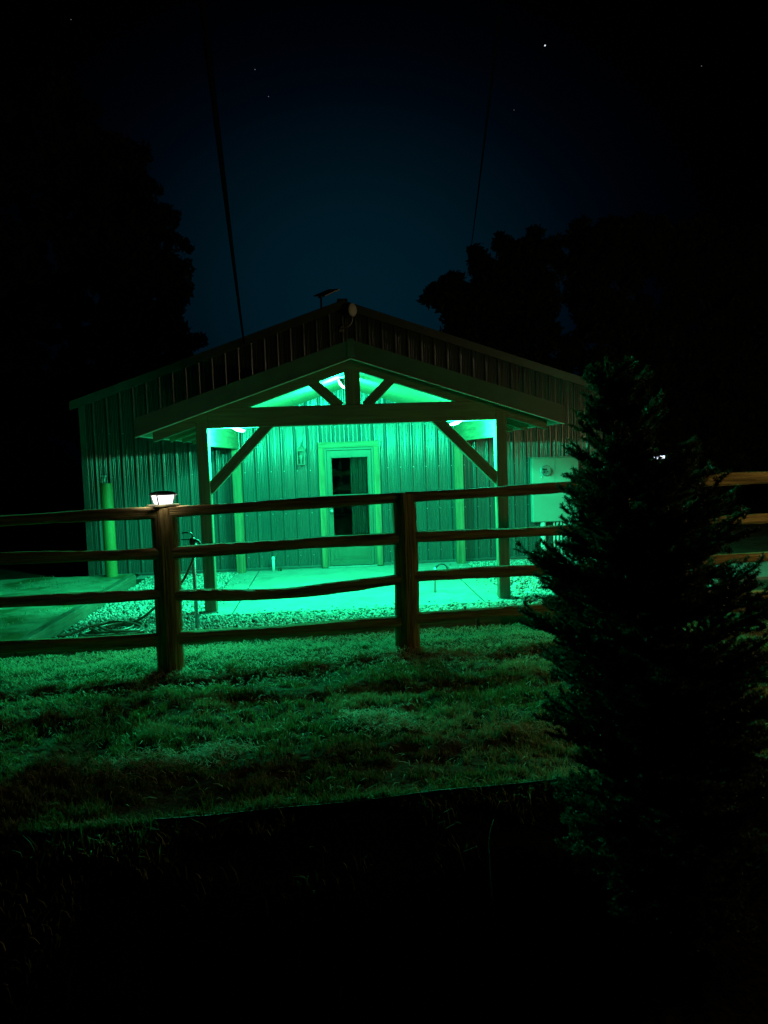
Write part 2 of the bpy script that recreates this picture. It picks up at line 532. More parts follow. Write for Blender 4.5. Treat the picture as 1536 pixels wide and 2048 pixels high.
# screws along the girts, small steel heads on the flats
bm = bmesh.new()
for z in (.25, 1.0, 1.75, 2.5):
    for k in range(40):
        x = -4.3625+.0293+.2286*k
        if abs(x) > BX-.08 or (DX0-.06 < x < DX1+.06 and z < DZ+.1) : continue
        add_box(bm, (x-.006, WY-.009, z-.006), (x+.006, WY-.001, z+.006))
s = bm_obj('wall_screws', bm, M_steel, bld, Matrix.Identity(4)); s['kind'] = 'stuff'
# inner back liner so that nothing shines through
mesh_obj('wall_liner', [(-BX+.03, WY+.03, 0), (DX0, WY+.03, 0), (DX0, WY+.03, DZ), (DX1, WY+.03, DZ), (DX1, WY+.03, 0), (BX-.03, WY+.03, 0), (BX-.03, WY+.03, RZ(BX)), (0, WY+.03, RZ(0)), (-BX+.03, WY+.03, RZ(BX))],
         [(0, 1, 2, 7, 8), (2, 3, 7), (3, 4, 5, 6, 7)], M_trim, bld)
for s in (-1, 1):
    bm = bmesh.new()
    x = s*BX
    add_box(bm, (min(x-.09*s, x+.012*s), WY-.028, .03), (max(x-.09*s, x+.012*s), WY-.0225, RZ(BX)), .002)
    add_box(bm, (min(x+.008*s, x+.013*s), WY-.0225, .03), (max(x+.008*s, x+.013*s), WY+.1, RZ(BX)), .001)
    bm_obj('corner_trim', bm, M_trim, bld)
    box('side_wall', (min(x, x-.02*s), WY+.04, -.05), (max(x, x-.02*s), 16, RZ(BX)-.02), M_siding, bld, 0)
for a, b in ((-BX, DX0-.02), (DX1+.02, BX)):
    box('base_trim', (a, WY-.034, .028), (b, WY-.003, .062), M_trim, bld, .003)
    box('footing', (a, WY-.012, -.2), (b, WY+.1, .027), M_conc, bld, 0)
mesh_obj('back_wall', [(-BX, 15.98, 0), (BX, 15.98, 0), (BX, 15.98, RZ(BX)), (0, 15.98, RZ(0)), (-BX, 15.98, RZ(BX))], [(0, 1, 2, 3, 4)], M_siding, bld)
# roof: two ribbed slopes and rake trims
for s in (-1, 1):
    V, F = [], []
    n = 0
    ycs = [WY-.06]
    k = 0
    while ycs[-1] < 16.1:
        y = WY+.05+.2286*k; k += 1
        ycs += [y-.02, y-.01, y+.01, y+.02]
    hs = [0.0] + [0, .02, .02, 0]*k
    for y, h in zip(ycs, hs):
        V += [(0, y, RZ(0)+.10+h), (s*(BX+.12), y, RZ(BX+.12)+.10+h)]
    F = [(2*i, 2*i+1, 2*i+3, 2*i+2) for i in range(len(ycs)-1)]
    mesh_obj('roof_slope', V, F, M_roof, bld)
    # rake trim board, in three lengths lapping slightly
    for a, b, d in ((0, 1.62, 0), (1.60, 3.2, .002), (3.18, BX+.14, 0)):
        zt, zb = .118, -.03
        V = []
        for yy in (WY-.085+d, WY-.05+d):
            V += [(s*a, yy, RZ(a)+zb), (s*b, yy, RZ(b)+zb), (s*b, yy, RZ(b)+zt), (s*a, yy, RZ(a)+zt)]
        mesh_obj('rake_trim', V, [(0, 1, 2, 3), (4, 7, 6, 5), (0, 4, 5, 1), (3, 2, 6, 7), (1, 5, 6, 2), (0, 3, 7, 4)], M_trim, bld)
    box('soffit', (min(s*BX, s*(BX+.12)), WY-.04, RZ(BX+.12)+.05), (max(s*BX, s*(BX+.12)), 16, RZ(BX+.12)+.075), M_trim, bld, 0)
beam('ridge_cap', (0, WY-.088, RZ(0)+.128), (0, 16.1, RZ(0)+.128), .18, .03, M_roof, bld)

# door with casing
CY = WY-.045
casing_L = beam('door_casing', (DX0+.0525-.005, CY, .012), (DX0+.0525-.005, CY, 2.13), .036, .105, M_pine, bld, .004, (1, 0, 0))
casing_R = beam('door_casing', (DX1-.0525+.005, CY, .012), (DX1-.0525+.005, CY, 2.13), .036, .105, M_pine, bld, .004, (1, 0, 0))
beam('door_casing', (DX0-.005, CY, 2.182), (DX1+.005, CY, 2.182), .036, .104, M_pine, bld, .004)
ja, jb = DX0+.1, DX1-.1
# steel frame just inside the casing
bm = bmesh.new()
add_box(bm, (ja, WY-.04, .012), (ja+.04, WY+.05, 2.128), .003)
add_box(bm, (jb-.04, WY-.04, .012), (jb, WY+.05, 2.128), .003)
add_box(bm, (ja+.041, WY-.04, 2.088), (jb-.041, WY+.05, 2.128), .003)
bm_obj('door_frame', bm, M_door, bld)
box('door_threshold', (ja, WY-.07, .001), (jb, WY+.05, .03), M_steel, bld, .004)
la, lb = ja+.045, jb-.045
DY = WY+.0
bm = bmesh.new()
GX0, GX1 = -.315, .352
add_box(bm, (la, DY-.02, .04), (GX0, DY+.02, 2.08), .002)          # stiles
add_box(bm, (GX1, DY-.02, .04), (lb, DY+.02, 2.08), .002)
add_box(bm, (GX0, DY-.0195, 1.972), (GX1, DY+.0195, 2.08), .002)   # top rail
add_box(bm, (GX0, DY-.0195, 1.215), (GX1, DY+.0195, 1.285), .002)  # middle rail
add_box(bm, (GX0, DY-.0195, .44), (GX1, DY+.0195, .56), .002)      # lock rail
add_box(bm, (GX0, DY-.0195, .04), (GX1, DY+.0195, .12), .002)      # bottom rail
door = bm_obj('door', bm, M_door, bld)
# kick panel with stepped moulding
bm = bmesh.new()
add_box(bm, (GX0+.001, DY-.006, .121), (GX1-.001, DY+.012, .439), 0)
add_box(bm, (GX0+.03, DY-.012, .15), (GX1-.03, DY-.0055, .41), .004)
add_box(bm, (GX0+.07, DY-.017, .19), (GX1-.07, DY-.0115, .37), .004)
bm_obj('kick_panel', bm, M_door, door)
for z0, z1 in ((1.972, 1.285), (1.215, .56)):
    bm = bmesh.new()
    t = .018
    add_box(bm, (GX0+.001, DY-.026, z1+.001), (GX0+t, DY-.004, z0-.001), .003)
    add_box(bm, (GX1-t, DY-.026, z1+.001), (GX1-.001, DY-.004, z0-.001), .003)
    add_box(bm, (GX0+t+.001, DY-.026, z0-t), (GX1-t-.001, DY-.004, z0-.001), .003)
    add_box(bm, (GX0+t+.001, DY-.026, z1+.001), (GX1-t-.001, DY-.004, z1+t), .003)
    bm_obj('glazing_bead', bm, M_door, door)
m, nt, p = new_mat('door_glass')
p.inputs['Base Color'].default_value = (.55, .62, .6, 1); p.inputs['Roughness'].default_value = .03
p.inputs['Transmission Weight'].default_value = 1; p.inputs['IOR'].default_value = 1.3
for z0, z1 in ((1.972, 1.285), (1.215, .56)):
    box('glass_pane', (GX0+.002, DY-.003, z1+.002), (GX1-.002, DY+.003, z0-.002), m, door, 0)
lathe('door_handle', [(.022, 0), (.026, .01), (.012, .02), (.012, .04), (.026, .05), (.03, .062), (.018, .075)], M_steel, door, (la+.05, DY-.02, 1.02), 16, '-Y', True)
lathe('deadbolt', [(.026, 0), (.028, .008), (.02, .016), (.01, .018)], M_steel, door, (la+.05, DY-.02, 1.19), 16, '-Y', True)
# what one sees behind the glass: a pleated curtain, shelves in the dark room
V, F = [], []
for i in range(61):
    x = .03+(.33)*i/60
    y = WY+.16+.018*math.sin(i*.95)+.006*math.sin(i*2.3)
    V += [(x, y, .3), (x, y+.004*math.sin(i), 2.06)]
F = [(2*i, 2*i+2, 2*i+3, 2*i+1) for i in range(60)]
mesh_obj('curtain', V, F, plain('curtain_cloth', (.30, .34, .31), .9), bld)
M_room = plain('dim_room', (.06, .075, .08), .8)
box('room_shelf', (-.5, WY+.9, .86), (.1, WY+1.25, .89), M_room, bld)
box('room_shelf', (-.5, WY+.9, 1.30), (.1, WY+1.25, 1.33), M_room, bld)
box('room_shelf', (-.5, WY+.9, 1.70), (.1, WY+1.25, 1.73), M_room, bld)
box('room_wall', (-1.6, WY+1.3, 0), (1.6, WY+1.36, 2.6), M_room, bld, 0)
for s in (-1, 1):
    box('room_wall', (s*1.6-.03, WY+.04, 0), (s*1.6+.03, WY+1.29, 2.6), M_room, bld, 0)
box('room_ceiling', (-1.6, WY+.04, 2.61), (1.6, WY+1.36, 2.66), M_room, bld, 0)

# ------------------------------------------------------------------ timber porch
PW = 1.9424
porch = thing('timber_porch', 'heavy timber porch with open king post truss and gabled roof over the door', 'porch', (0, 1.7, 0))
PZ = lambda x: 3.215-.3326*abs(x)           # underside of the porch roof
ZB0, ZB1 = 2.386, 2.642
for s in (-1, 1):
    beam('post', (s*PW, 0, -.005), (s*PW, 0, PZ(PW)-.09), .15, .15, M_timber, porch, .008, (0, 1, 0))
    beam('post', (s*PW, 3.42, -.005), (s*PW, 3.42, 2.168), .15, .15, M_pine, porch, .006, (0, 1, 0))
    # post base bracket
    box('post_base', (s*PW-.085, -.085, .0), (s*PW+.085, .085, .012), M_steel, porch, .002)
    beam('side_beam', (s*PW, .078, 2.352), (s*PW, 3.50, 2.352), .09, .37, M_pine, porch, .005)
    beam('knee_brace', (s*(PW-.05), .0, 1.595), (s*1.07, .0, 2.44), .128, .135, M_timber, porch, .006)
beam('crossbeam', (-PW+.076, 0, (ZB0+ZB1)/2), (PW-.076, 0, (ZB0+ZB1)/2), .145, ZB1-ZB0, M_timber, porch, .008)
beam('king_post', (.007, 0, ZB1+.001), (.007, 0, PZ(0)-.12), .2, .13, M_timber, porch, .006, (0, 1, 0))
for s in (-1, 1):
    beam('truss_strut', (s*.165+.007, 0, ZB1-.02), (s*.53, 0, PZ(.53)-.075), .126, .125, M_timber, porch, .005)
    # top chord, cut plumb, from ridge to eave tail
    V = []
    for yy in (-.068, .068):
        V += [(s*.0, yy, PZ(0)-.125), (s*2.56, yy, PZ(2.56)-.125), (s*2.56, yy, PZ(2.56)-.004), (s*.0, yy, PZ(0)-.004)]
    mesh_obj('top_chord', V, [(0, 1, 2, 3), (4, 7, 6, 5), (0, 4, 5, 1), (3, 2, 6, 7), (1, 5, 6, 2), (0, 3, 7, 4)], M_timber, porch)
    # rafter tails showing under the eaves outside the side beams
    for yy in (.95, 1.85, 2.75, 3.38):
        beam('rafter_tail', (s*2.03, yy, PZ(2.03)-.058), (s*2.56, yy, PZ(2.56)-.058), .05, .105, M_pine, porch, .004)
    # interior sheathing in boards, running along the ridge
    nb = 9
    for k in range(nb):
        a, b = .0+k*2.0/nb+.002, (k+1)*2.0/nb-.002
        V = []
        for yy in (.07, WY-.026):
            V += [(s*a, yy, PZ(a)-.03), (s*b, yy, PZ(b)-.03), (s*b, yy, PZ(b)-.012), (s*a, yy, PZ(a)-.012)]
        mesh_obj('ceiling_board', V, [(0, 1, 2, 3), (4, 7, 6, 5), (0, 4, 5, 1), (3, 2, 6, 7), (1, 5, 6, 2), (0, 3, 7, 4)], M_osb, porch)
    # roof deck and steel
    V = []
    for yy in (-.155, WY-.03):
        V += [(0, yy, PZ(0)+.0), (s*2.70, yy, PZ(2.70)+.0), (s*2.70, yy, PZ(2.70)+.03), (0, yy, PZ(0)+.03)]
    mesh_obj('roof_deck', V, [(0, 1, 2, 3), (4, 7, 6, 5), (0, 4, 5, 1), (3, 2, 6, 7), (1, 5, 6, 2), (0, 3, 7, 4)], M_pine, porch)
    V = []
    for yy in (-.17, WY-.03):
        V += [(0, yy, PZ(0)+.032), (s*2.76, yy, PZ(2.76)+.032), (s*2.76, yy, PZ(2.76)+.06), (0, yy, PZ(0)+.06)]
    mesh_obj('roof_sheet', V, [(0, 1, 2, 3), (4, 7, 6, 5), (0, 4, 5, 1), (3, 2, 6, 7), (1, 5, 6, 2), (0, 3, 7, 4)], M_roof, porch)
    # fascia in two lengths along the rake
    for a, b, d in ((.004, 1.45, 0), (1.44, 2.745, .003)):
        V = []
        for yy in (-.205-d, -.173-d):
            V += [(s*a, yy, PZ(a)+.004), (s*b, yy, PZ(b)+.004), (s*b, yy, PZ(b)+.235), (s*a, yy, PZ(a)+.235)]
        mesh_obj('fascia', V, [(0, 1, 2, 3), (4, 7, 6, 5), (0, 4, 5, 1), (3, 2, 6, 7), (1, 5, 6, 2), (0, 3, 7, 4)], M_fascia, porch)
    V = []
    for yy in (-.216, -.158):
        V += [(s*.0, yy, PZ(0)-.008), (s*2.75, yy, PZ(2.75)-.008), (s*2.75, yy, PZ(2.75)+.003), (s*.0, yy, PZ(0)+.003)]
    mesh_obj('drip_edge', V, [(0, 1, 2, 3), (4, 7, 6, 5), (0, 4, 5, 1), (3, 2, 6, 7), (1, 5, 6, 2), (0, 3, 7, 4)], M_edge, porch)
    # eave fascia along the side
    box('eave_trim', (min(s*2.705, s*2.73), -.15, PZ(2.72)-.005), (max(s*2.705, s*2.73), WY-.03, PZ(2.72)+.03), M_edge, porch, .002)
box('fascia_joint', (-.045, -.222, PZ(0)+.02), (.045, -.2085, PZ(0)+.245), M_fascia, porch, .002)

# ------------------------------------------------------------------ wall lantern
t = thing('wall_lantern', 'small caged lantern, unlit, on the wall left of the door', 'lantern', (-.825, 3.53, 1.84))
lx, ly = -.825, 3.43
box('back_plate', (lx-.045, 3.505, 1.88), (lx+.045, 3.526, 2.12), M_bronze, t, .006)
tube('arm', spline([(lx, 3.506, 2.06), (lx, 3.47, 2.17), (lx, ly, 2.235), (lx, ly, 2.19)], 6), .008, M_bronze, t, 8)
lathe('cap', [(.1, 2.09), (.094, 2.105), (.06, 2.15), (.032, 2.175), (.012, 2.19)], M_bronze, t, (lx, ly, 0), 4, wm=Matrix.Translation((lx, ly, 0)) @ Matrix.Rotation(rad(45), 4, 'Z'))
lathe('base', [(.05, 1.84), (.075, 1.85), (.09, 1.862), (.09, 1.872)], M_bronze, t, (lx, ly, 0), 4, wm=Matrix.Translation((lx, ly, 0)) @ Matrix.Rotation(rad(45), 4, 'Z'))
bm = bmesh.new()
for sx in (-1, 1):
    for sy in (-1, 1):
        add_box(bm, (lx+sx*.06-.006, ly+sy*.06-.006, 1.873), (lx+sx*.06+.006, ly+sy*.06+.006, 2.089))
for z in (1.955, 2.0):
    for sy in (-1, 1):
        add_box(bm, (lx-.0535, ly+sy*.06-.004, z), (lx+.0535, ly+sy*.06+.004, z+.007))
        add_box(bm, (lx+sy*.06-.004, ly-.0535, z), (lx+sy*.06+.004, ly+.0535, z+.007))
bm_obj('cage', bm, M_bronze, t)
lathe('bulb', [(.014, 1.873), (.016, 1.92), (.02, 1.945), (.032, 1.985), (.028, 2.015), (.012, 2.03)], M_bulb, t, (lx, ly, 0), 14, smooth=True)

# ------------------------------------------------------------------ meter cabinet with conduits
t = thing('meter_cabinet', 'pale electric meter cabinet with conduits on the wall right of the porch', 'electric cabinet', (3.68, WY-.02, .0))
Y0, Y1 = 3.39, 3.52
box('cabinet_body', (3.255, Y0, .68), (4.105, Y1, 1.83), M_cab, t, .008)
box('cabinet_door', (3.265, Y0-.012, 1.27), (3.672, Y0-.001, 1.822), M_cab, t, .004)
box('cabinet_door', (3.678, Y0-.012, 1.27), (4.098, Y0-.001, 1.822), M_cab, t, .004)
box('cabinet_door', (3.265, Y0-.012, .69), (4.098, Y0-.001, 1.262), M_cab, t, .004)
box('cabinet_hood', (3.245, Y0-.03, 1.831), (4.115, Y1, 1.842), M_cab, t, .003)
mt = lathe('meter', [(.098, 0), (.1, .02), (.088, .03), (.085, .032)], M_steel, t, (3.50, Y0-.012, 1.60), 28, '-Y')
mg, nt, p = new_mat('meter_glass')
p.inputs['Transmission Weight'].default_value = 1; p.inputs['Roughness'].default_value = .05; p.inputs['IOR'].default_value = 1.4
lathe('meter_glass', [(.082, .0325), (.082, .09), (.074, .108), (.05, .115), (.02, .117)], mg, mt, (3.50, Y0-.012, 1.60), 28, '-Y', True)
lathe('meter_dial', [(.07, .034), (.07, .045), (.05, .047), (.01, .047)], M_white, mt, (3.50, Y0-.012, 1.60), 24, '-Y')
bm = bmesh.new()
for dx, dz, w, h in ((-.02, .018, .055, .02), (.015, -.02, .03, .014), (-.03, -.022, .014, .02)):
    add_box(bm, (3.5+dx-w/2, Y0-.068, 1.6+dz-h/2), (3.5+dx+w/2, Y0-.0595, 1.6+dz+h/2))
bm_obj('meter_display', bm, M_black, mt)
box('seal_tag', (3.415, Y0-.03, 1.475), (3.43, Y0-.0125, 1.505), M_white, t, .003)
tube('conduit', [(3.455, 3.45, -.05), (3.455, 3.45, .2), (3.455, 3.45, .68)], .048, M_pvc, t, 16)
lathe('conduit_coupling', [(.052, 0), (.055, .01), (.055, .09), (.052, .1)], M_pvc, t, (3.455, 3.45, .12), 16)
for x, r in ((3.66, .017), (3.725, .024), (3.79, .019), (3.865, .036), (3.96, .03)):
    tube('conduit', [(x, 3.46, -.05), (x, 3.46, .3), (x, 3.46, .68)], r, M_pvc, t, 12)

# ------------------------------------------------------------------ round post (bollard) at the left corner
t = thing('bollard', 'thick round yellow-green post standing before the left wall corner', 'bollard', (-4.03, 2.91, 0))
lathe('shaft', [(.098, -.1), (.098, .3), (.097, 1.0), (.097, 1.655), (.09, 1.668)], M_bollard, t, (-4.03, 2.91, 0), 28, smooth=False)
tube('stub_pipe', [(-4.06, 2.91, 1.66), (-4.06, 2.91, 1.77)], .02, M_steel, t, 10)
box('stub_cap', (-4.10, 2.87, 1.771), (-4.02, 2.95, 1.80), M_steel, t, .006)

# ------------------------------------------------------------------ rail fence
fence = thing('rail_fence', 'weathered four rail timber fence crossing in front of the porch', 'fence', (-.75, -2.61, 0))
dF = Vector((2.285, .26, 0))
P1 = Vector((-1.897, -2.745, 0)); P2 = Vector((.399, -2.485, 0))
posts = [P1-dF, P1, P2, P2+dF, P2+dF*2]
nF = Vector((dF.y, -dF.x, 0)).normalized()     # towards the viewer
ang = math.atan2(dF.y, dF.x)

def fence_post(p, seed, h):
    n, rows = 14, 16
    r = random.Random(seed)
    V, F = [], []
    ph = [r.uniform(-1, 1) for _ in range(n)]
    for j in range(rows+1):
        z = -.25+(h+.25)*j/rows
        for k in range(n):
            a = 2*math.pi*k/n
            # between a square and a circle
            q = max(abs(math.cos(a)), abs(math.sin(a)))
            rr = .128*(.8+.2/q*.93)+.006*ph[k]+r.uniform(-.003, .003)-.004*j/rows
            x, y = rr*math.cos(a), rr*math.sin(a)
            zz = z + (r.uniform(-.008, .012) if j == rows else 0)
            V.append((zz, x+.006*math.sin(z*3+seed), y+.006*math.cos(z*2.2+seed)))
    for j in range(rows):
        for k in range(n):
            F.append((j*n+k, j*n+(k+1) % n, (j+1)*n+(k+1) % n, (j+1)*n+k))
    V.append((h+.004, 0, 0)); c = len(V)-1
    for k in range(n):
        F.append((rows*n+k, rows*n+(k+1) % n, c))
    # local X is up so the grain runs up the post
    M = Matrix(((0, math.cos(ang), -math.sin(ang), p.x), (0, math.sin(ang), math.cos(ang), p.y), (1, 0, 0, 0), (0, 0, 0, 1)))
    return mesh_obj('post', V, F, M_fence, fence, M)
for i, p in enumerate(posts):
    fence_post(p, i+3, 1.545 if i < 2 else 1.585)

def rail(pts, hh, seed):
    """pts: (distance along the fence from P1 in units of one bay, z)"""
    r = random.Random(seed)
    P = spline([(t, z, 0) for t, z in pts], 8)
    a = P1 + dF*pts[0][0]; b = P1+dF*pts[-1][0]
    c = (a+b)/2
    n = 12
    V, F = [], []
    L = dF.length
    t0 = (pts[0][0]+pts[-1][0])/2
    ph = [r.uniform(-1, 1) for _ in range(n)]
    for j, q in enumerate(P):
        w = 1+.08*math.sin(j*.35+seed)+r.uniform(-.02, .02)
        for k in range(n):
            an = 2*math.pi*(k+.5)/n
            cx = math.copysign(abs(math.cos(an))**.55, math.cos(an)); sx = math.copysign(abs(math.sin(an))**.6, math.sin(an))
            y = .05*cx*(1+.05*ph[k])+r.uniform(-.0025, .0025)
            z = hh*sx*w*(1+.06*ph[(k+5) % n])+r.uniform(-.0025, .0025)
            V.append(((q[0]-t0)*L, y-.052, q[1]+z))
    N = len(P)
    for j in range(N-1):
        for k in range(n):
            F.append((j*n+k, (j+1)*n+k, (j+1)*n+(k+1) % n, j*n+(k+1) % n))
    F.append(tuple(range(n))); F.append(tuple((N-1)*n+k for k in range(n-1, -1, -1)))
    M = Matrix.Rotation(ang, 4, 'Z'); M.translation = c
    return mesh_obj('rail', V, F, M_fence, fence, M)
g_ = .004
rail([(-1+g_, 1.49), (-.6, 1.497), (-.3, 1.508), (-g_, 1.506)], .052, 1)
rail([(g_, 1.508), (.3, 1.52), (.6, 1.534), (1-g_, 1.547)], .052, 2)
rail([(1+g_, 1.547), (1.4, 1.56), (1.7, 1.577), (2-g_, 1.583)], .053, 3)
rail([(2+g_, 1.586), (2.3, 1.588), (2.7, 1.585), (3, 1.584)], .066, 4)
rail([(-1+g_, 1.17), (-.6, 1.155), (-.3, 1.135), (-g_, 1.122)], .052, 5)
rail([(g_, 1.122), (.3, 1.132), (.6, 1.145), (1-g_, 1.143)], .054, 6)
rail([(1+g_, 1.152), (1.4, 1.138), (1.7, 1.136), (2-g_, 1.138)], .053, 7)
rail([(2+g_, 1.143), (2.3, 1.147), (2.7, 1.147), (3, 1.146)], .05, 8)
rail([(-1+g_, .77), (-.6, .757), (-.3, .745), (-g_, .737)], .054, 9)
rail([(g_, .722), (.13, .708), (.3, .679), (.5, .670), (.75, .70), (1-g_, .742)], .054, 10)
rail([(1+g_, .752), (1.4, .75), (1.7, .73), (2-g_, .722)], .054, 11)
rail([(2+g_, .722), (2.3, .727), (2.7, .725), (3, .722)], .054, 12)
rail([(-1+g_, .358), (-.6, .344), (-.3, .322), (-g_, .306)], .058, 13)
rail([(g_, .309), (.3, .306), (.6, .300), (1-g_, .312)], .056, 14)
rail([(1+g_, .329), (1.4, .331), (1.7, .323), (2-g_, .314)], .055, 15)
rail([(2+g_, .31), (2.3, .306), (2.7, .304), (3, .302)], .055, 16)

# ------------------------------------------------------------------ post cap light
t = thing('post_cap_light', 'lit white cap lamp with black lid on top of the left fence post', 'lamp', (-1.897, -2.745, 1.55))
Mz = Matrix.Translation((-1.897, -2.745, 0)) @ Matrix.Rotation(ang+rad(45+24), 4, 'Z')
lathe('base_plate', [(.17, 1.566), (.172, 1.570), (.17, 1.580), (.11, 1.584)], M_pine, t, None, 4, wm=Mz)
lathe('lamp_glass', [(.094, 1.585), (.118, 1.666)], M_glow_white, t, None, 4, wm=Mz)
lathe('lid', [(.142, 1.667), (.146, 1.674), (.12, 1.692), (.06, 1.706), (.02, 1.708)], M_black, t, None, 4, wm=Mz)
for k in range(4):
    a = rad(90*k)
    p0 = Mz @ Vector((.096*math.cos(a), .096*math.sin(a), 1.585)); p1 = Mz @ Vector((.12*math.cos(a), .12*math.sin(a), 1.666))
    Mb, L = frame_x(p0, p1)
    bm = bmesh.new()
    add_box(bm, (-L/2, -.005, -.005), (L/2, .005, .005))
    bm_obj('corner_bar', bm, M_black, t, Mb)
for dx, dy in ((.16, -.03), (-.16, -.06), (0, .17), (.02, -.18)):
    point('lamp_light', (-1.897+dx, -2.745+dy, 1.628), (1, .9, .72), .8, .02, t)

# ------------------------------------------------------------------ landscape timbers
k = 0
x = -8.5
while x < 8:
    L = 2.44
    a = Vector((x, TIM(x)+.075, .03)); b = Vector((x+L-.01, TIM(x+L-.01)+.075, .03))
    t_ = 'behind the left bay of the fence' 
    if x+L < -3.4: lab = 'dark landscape timber at the foot of the raised dirt, left of the fence post'
    elif x < -1.9 and x+L > -3.5: lab = 'dark landscape timber edging the gravel below the left fence post'
    elif x < .4: lab = 'dark landscape timber edging the gravel below the sagging rail'
    elif x < 2.7: lab = 'dark landscape timber edging the gravel behind the middle fence post and spruce'
    else: lab = 'dark landscape timber edging the gravel right of the spruce'
    if -6.5 < x < 6:
        o = beam('landscape_timber', a, b, .14, .2, M_oldwood, None, .018, rough=.003, seed=k)
        tag(o, lab, 'timber', 'landscape timbers laid in a row along the gravel')
    x += L; k += 1
o = beam('landscape_timber', (-3.645, 2.70, .03), (-3.645, .62, .03), .13, .26, M_oldwood, None, .016, rough=.004, seed=31)
tag(o, 'pale thick timber holding the raised dirt, its end near the round post', 'timber', 'side timbers holding the raised dirt')
o = beam('landscape_timber', (-3.645, .61, .022), (-3.66, -1.90, .022), .13, .25, M_oldwood, None, .016, rough=.004, seed=32)
tag(o, 'pale thick timber holding the raised dirt beside the coiled hose', 'timber', 'side timbers holding the raised dirt')

# ------------------------------------------------------------------ gravel stones (uncountable)
def ico():
    bm = bmesh.new(); bmesh.ops.create_icosphere(bm, subdivisions=1, radius=1)
    v = np.array([q.co[:] for q in bm.verts]); f = np.array([[q.index for q in p.verts] for p in bm.faces]); bm.free()
    return v, f
IV, IF = ico()
def stones(regions):
    P = []
    for x0, x1, y0, y1, dens in regions:
        n = int((x1-x0)*(y1-y0)*dens)
        q = np.stack([rng.uniform(x0, x1, n), rng.uniform(y0, y1, n)], 1)
        P.append(q)
    P = np.concatenate(P)
    keep = (P[:, 1] > TIM(P[:, 0])+.16) & ~((np.abs(P[:, 0]) < 2.07) & (P[:, 1] > -.24))
    P = P[keep]; n = len(P)
    s = rng.uniform(.014, .030, n)
    A = rng.normal(size=(n, 3, 3)); Q, _ = np.linalg.qr(A)
    sc_ = np.stack([s*rng.uniform(.9, 1.4, n), s*rng.uniform(.7, 1.0, n), s*rng.uniform(.5, .8, n)], 1)
    V = IV[None]*(1+rng.uniform(-.16, .16, (n, len(IV), 1)))*sc_[:, None, :]
    V = np.einsum('nij,nkj->nki', Q, V)
    z = -.028+rng.uniform(0, .03, n)
    V[:, :, 0] += P[:, None, 0]; V[:, :, 1] += P[:, None, 1]; V[:, :, 2] += z[:, None]
    F = IF[None]+(np.arange(n)*len(IV))[:, None, None]
    return V.reshape(-1, 3), F.reshape(-1, 3)
def stray(n):
    ed = rng.integers(0, 3, n); t = rng.uniform(0, 1, n); d = np.abs(rng.normal(0, .12, n))+.02
    X = np.where(ed == 0, -2.05+4.1*t, np.where(ed == 1, -2.05+d, 2.05-d)); Y = np.where(ed == 0, -.22+d, -.2+3.6*t)
    s = rng.uniform(.008, .02, n)
    V = IV[None]*(1+rng.uniform(-.18, .18, (n, len(IV), 1)))*np.stack([s, s*.8, s*.6], 1)[:, None, :]
    V[:, :, 0] += X[:, None]; V[:, :, 1] += Y[:, None]; V[:, :, 2] += (s*.5)[:, None]
    return V.reshape(-1, 3), (IF[None]+(np.arange(n)*len(IV))[:, None, None]).reshape(-1, 3)
V2, F2 = stray(150)
V, F = stones([(-3.56, 2.05, -1.95, -.22, 1000), (-3.56, -2.06, -.22, 3.5, 950), (2.06, 5.2, -1.75, 3.5, 800)])
o = np_obj('gravel', np.concatenate([V, V2]), np.concatenate([F, F2+len(V)]), M_stone)
tag(o, 'loose pale river stones spread around the slab', kind='stuff')

# ------------------------------------------------------------------ grass (uncountable)
def blades(name, P, H, mat, width=.0035, zf=None, lean=.8):
    n = len(P)
    a = rng.uniform(0, 2*np.pi, n); l = rng.uniform(.15, lean, n)*H
    d = np.stack([np.cos(a), np.sin(a)], 1)
    b = a+np.pi/2+rng.uniform(-.6, .6, n)
    w = width*rng.uniform(.6, 1.3, n)
    s = np.stack([np.cos(b), np.sin(b)], 1)*w[:, None]
    z0 = zf
    base = np.concatenate([P, z0[:, None]-.004], 1)
    mid = base.copy(); mid[:, :2] += d*(l*.35)[:, None]; mid[:, 2] += H*.6
    tip = base.copy(); tip[:, :2] += d*l[:, None]; tip[:, 2] += H*rng.uniform(.75, 1.0, n)
    S = np.concatenate([s, np.zeros((n, 1))], 1)
    V = np.stack([base-S, base+S, mid+S*.8, mid-S*.8, tip], 1).reshape(-1, 3)
    i = (np.arange(n)*5)[:, None]
    F = np.concatenate([i+np.array([[0, 1, 2]]), i+np.array([[0, 2, 3]]), i+np.array([[3, 2, 4]])])
    return np_obj(name, V, F, mat)
n = 260000
X = rng.uniform(-5.2, 4.2, n); T = rng.uniform(0, 1, n)**1.15
Y = (EDGE(X)+.02)+(TIM(X)-.03-EDGE(X)-.02)*T
vis = (np.abs(X+.3-.067*(Y+10)) < .54*(Y+10.1)+.25)
X, Y = X[vis], Y[vis]
P = np.stack([X, Y], 1)
dens = .36+.95*snoise(P, 41, 1.0, 3)+.85*snoise(P, 42, 3.4, 3)
far = np.clip((Y+4.0)/2.0, 0, 1)
dens -= .25*np.clip((-4.3-Y)/1.2, 0, 1)*(X > -1.2)
keep = rng.uniform(0, 1, len(X)) < np.clip(dens*(1-.45*far)+.12*(1-far*.6), .03, 1)
tufts = np.stack([rng.uniform(-4.5, 3, 2600), rng.uniform(-6, -2.1, 2600)], 1)
tufts = tufts[(tufts[:, 1] > EDGE(tufts[:, 0])+.03) & (snoise(tufts, 44, .7, 3) > -.3)]
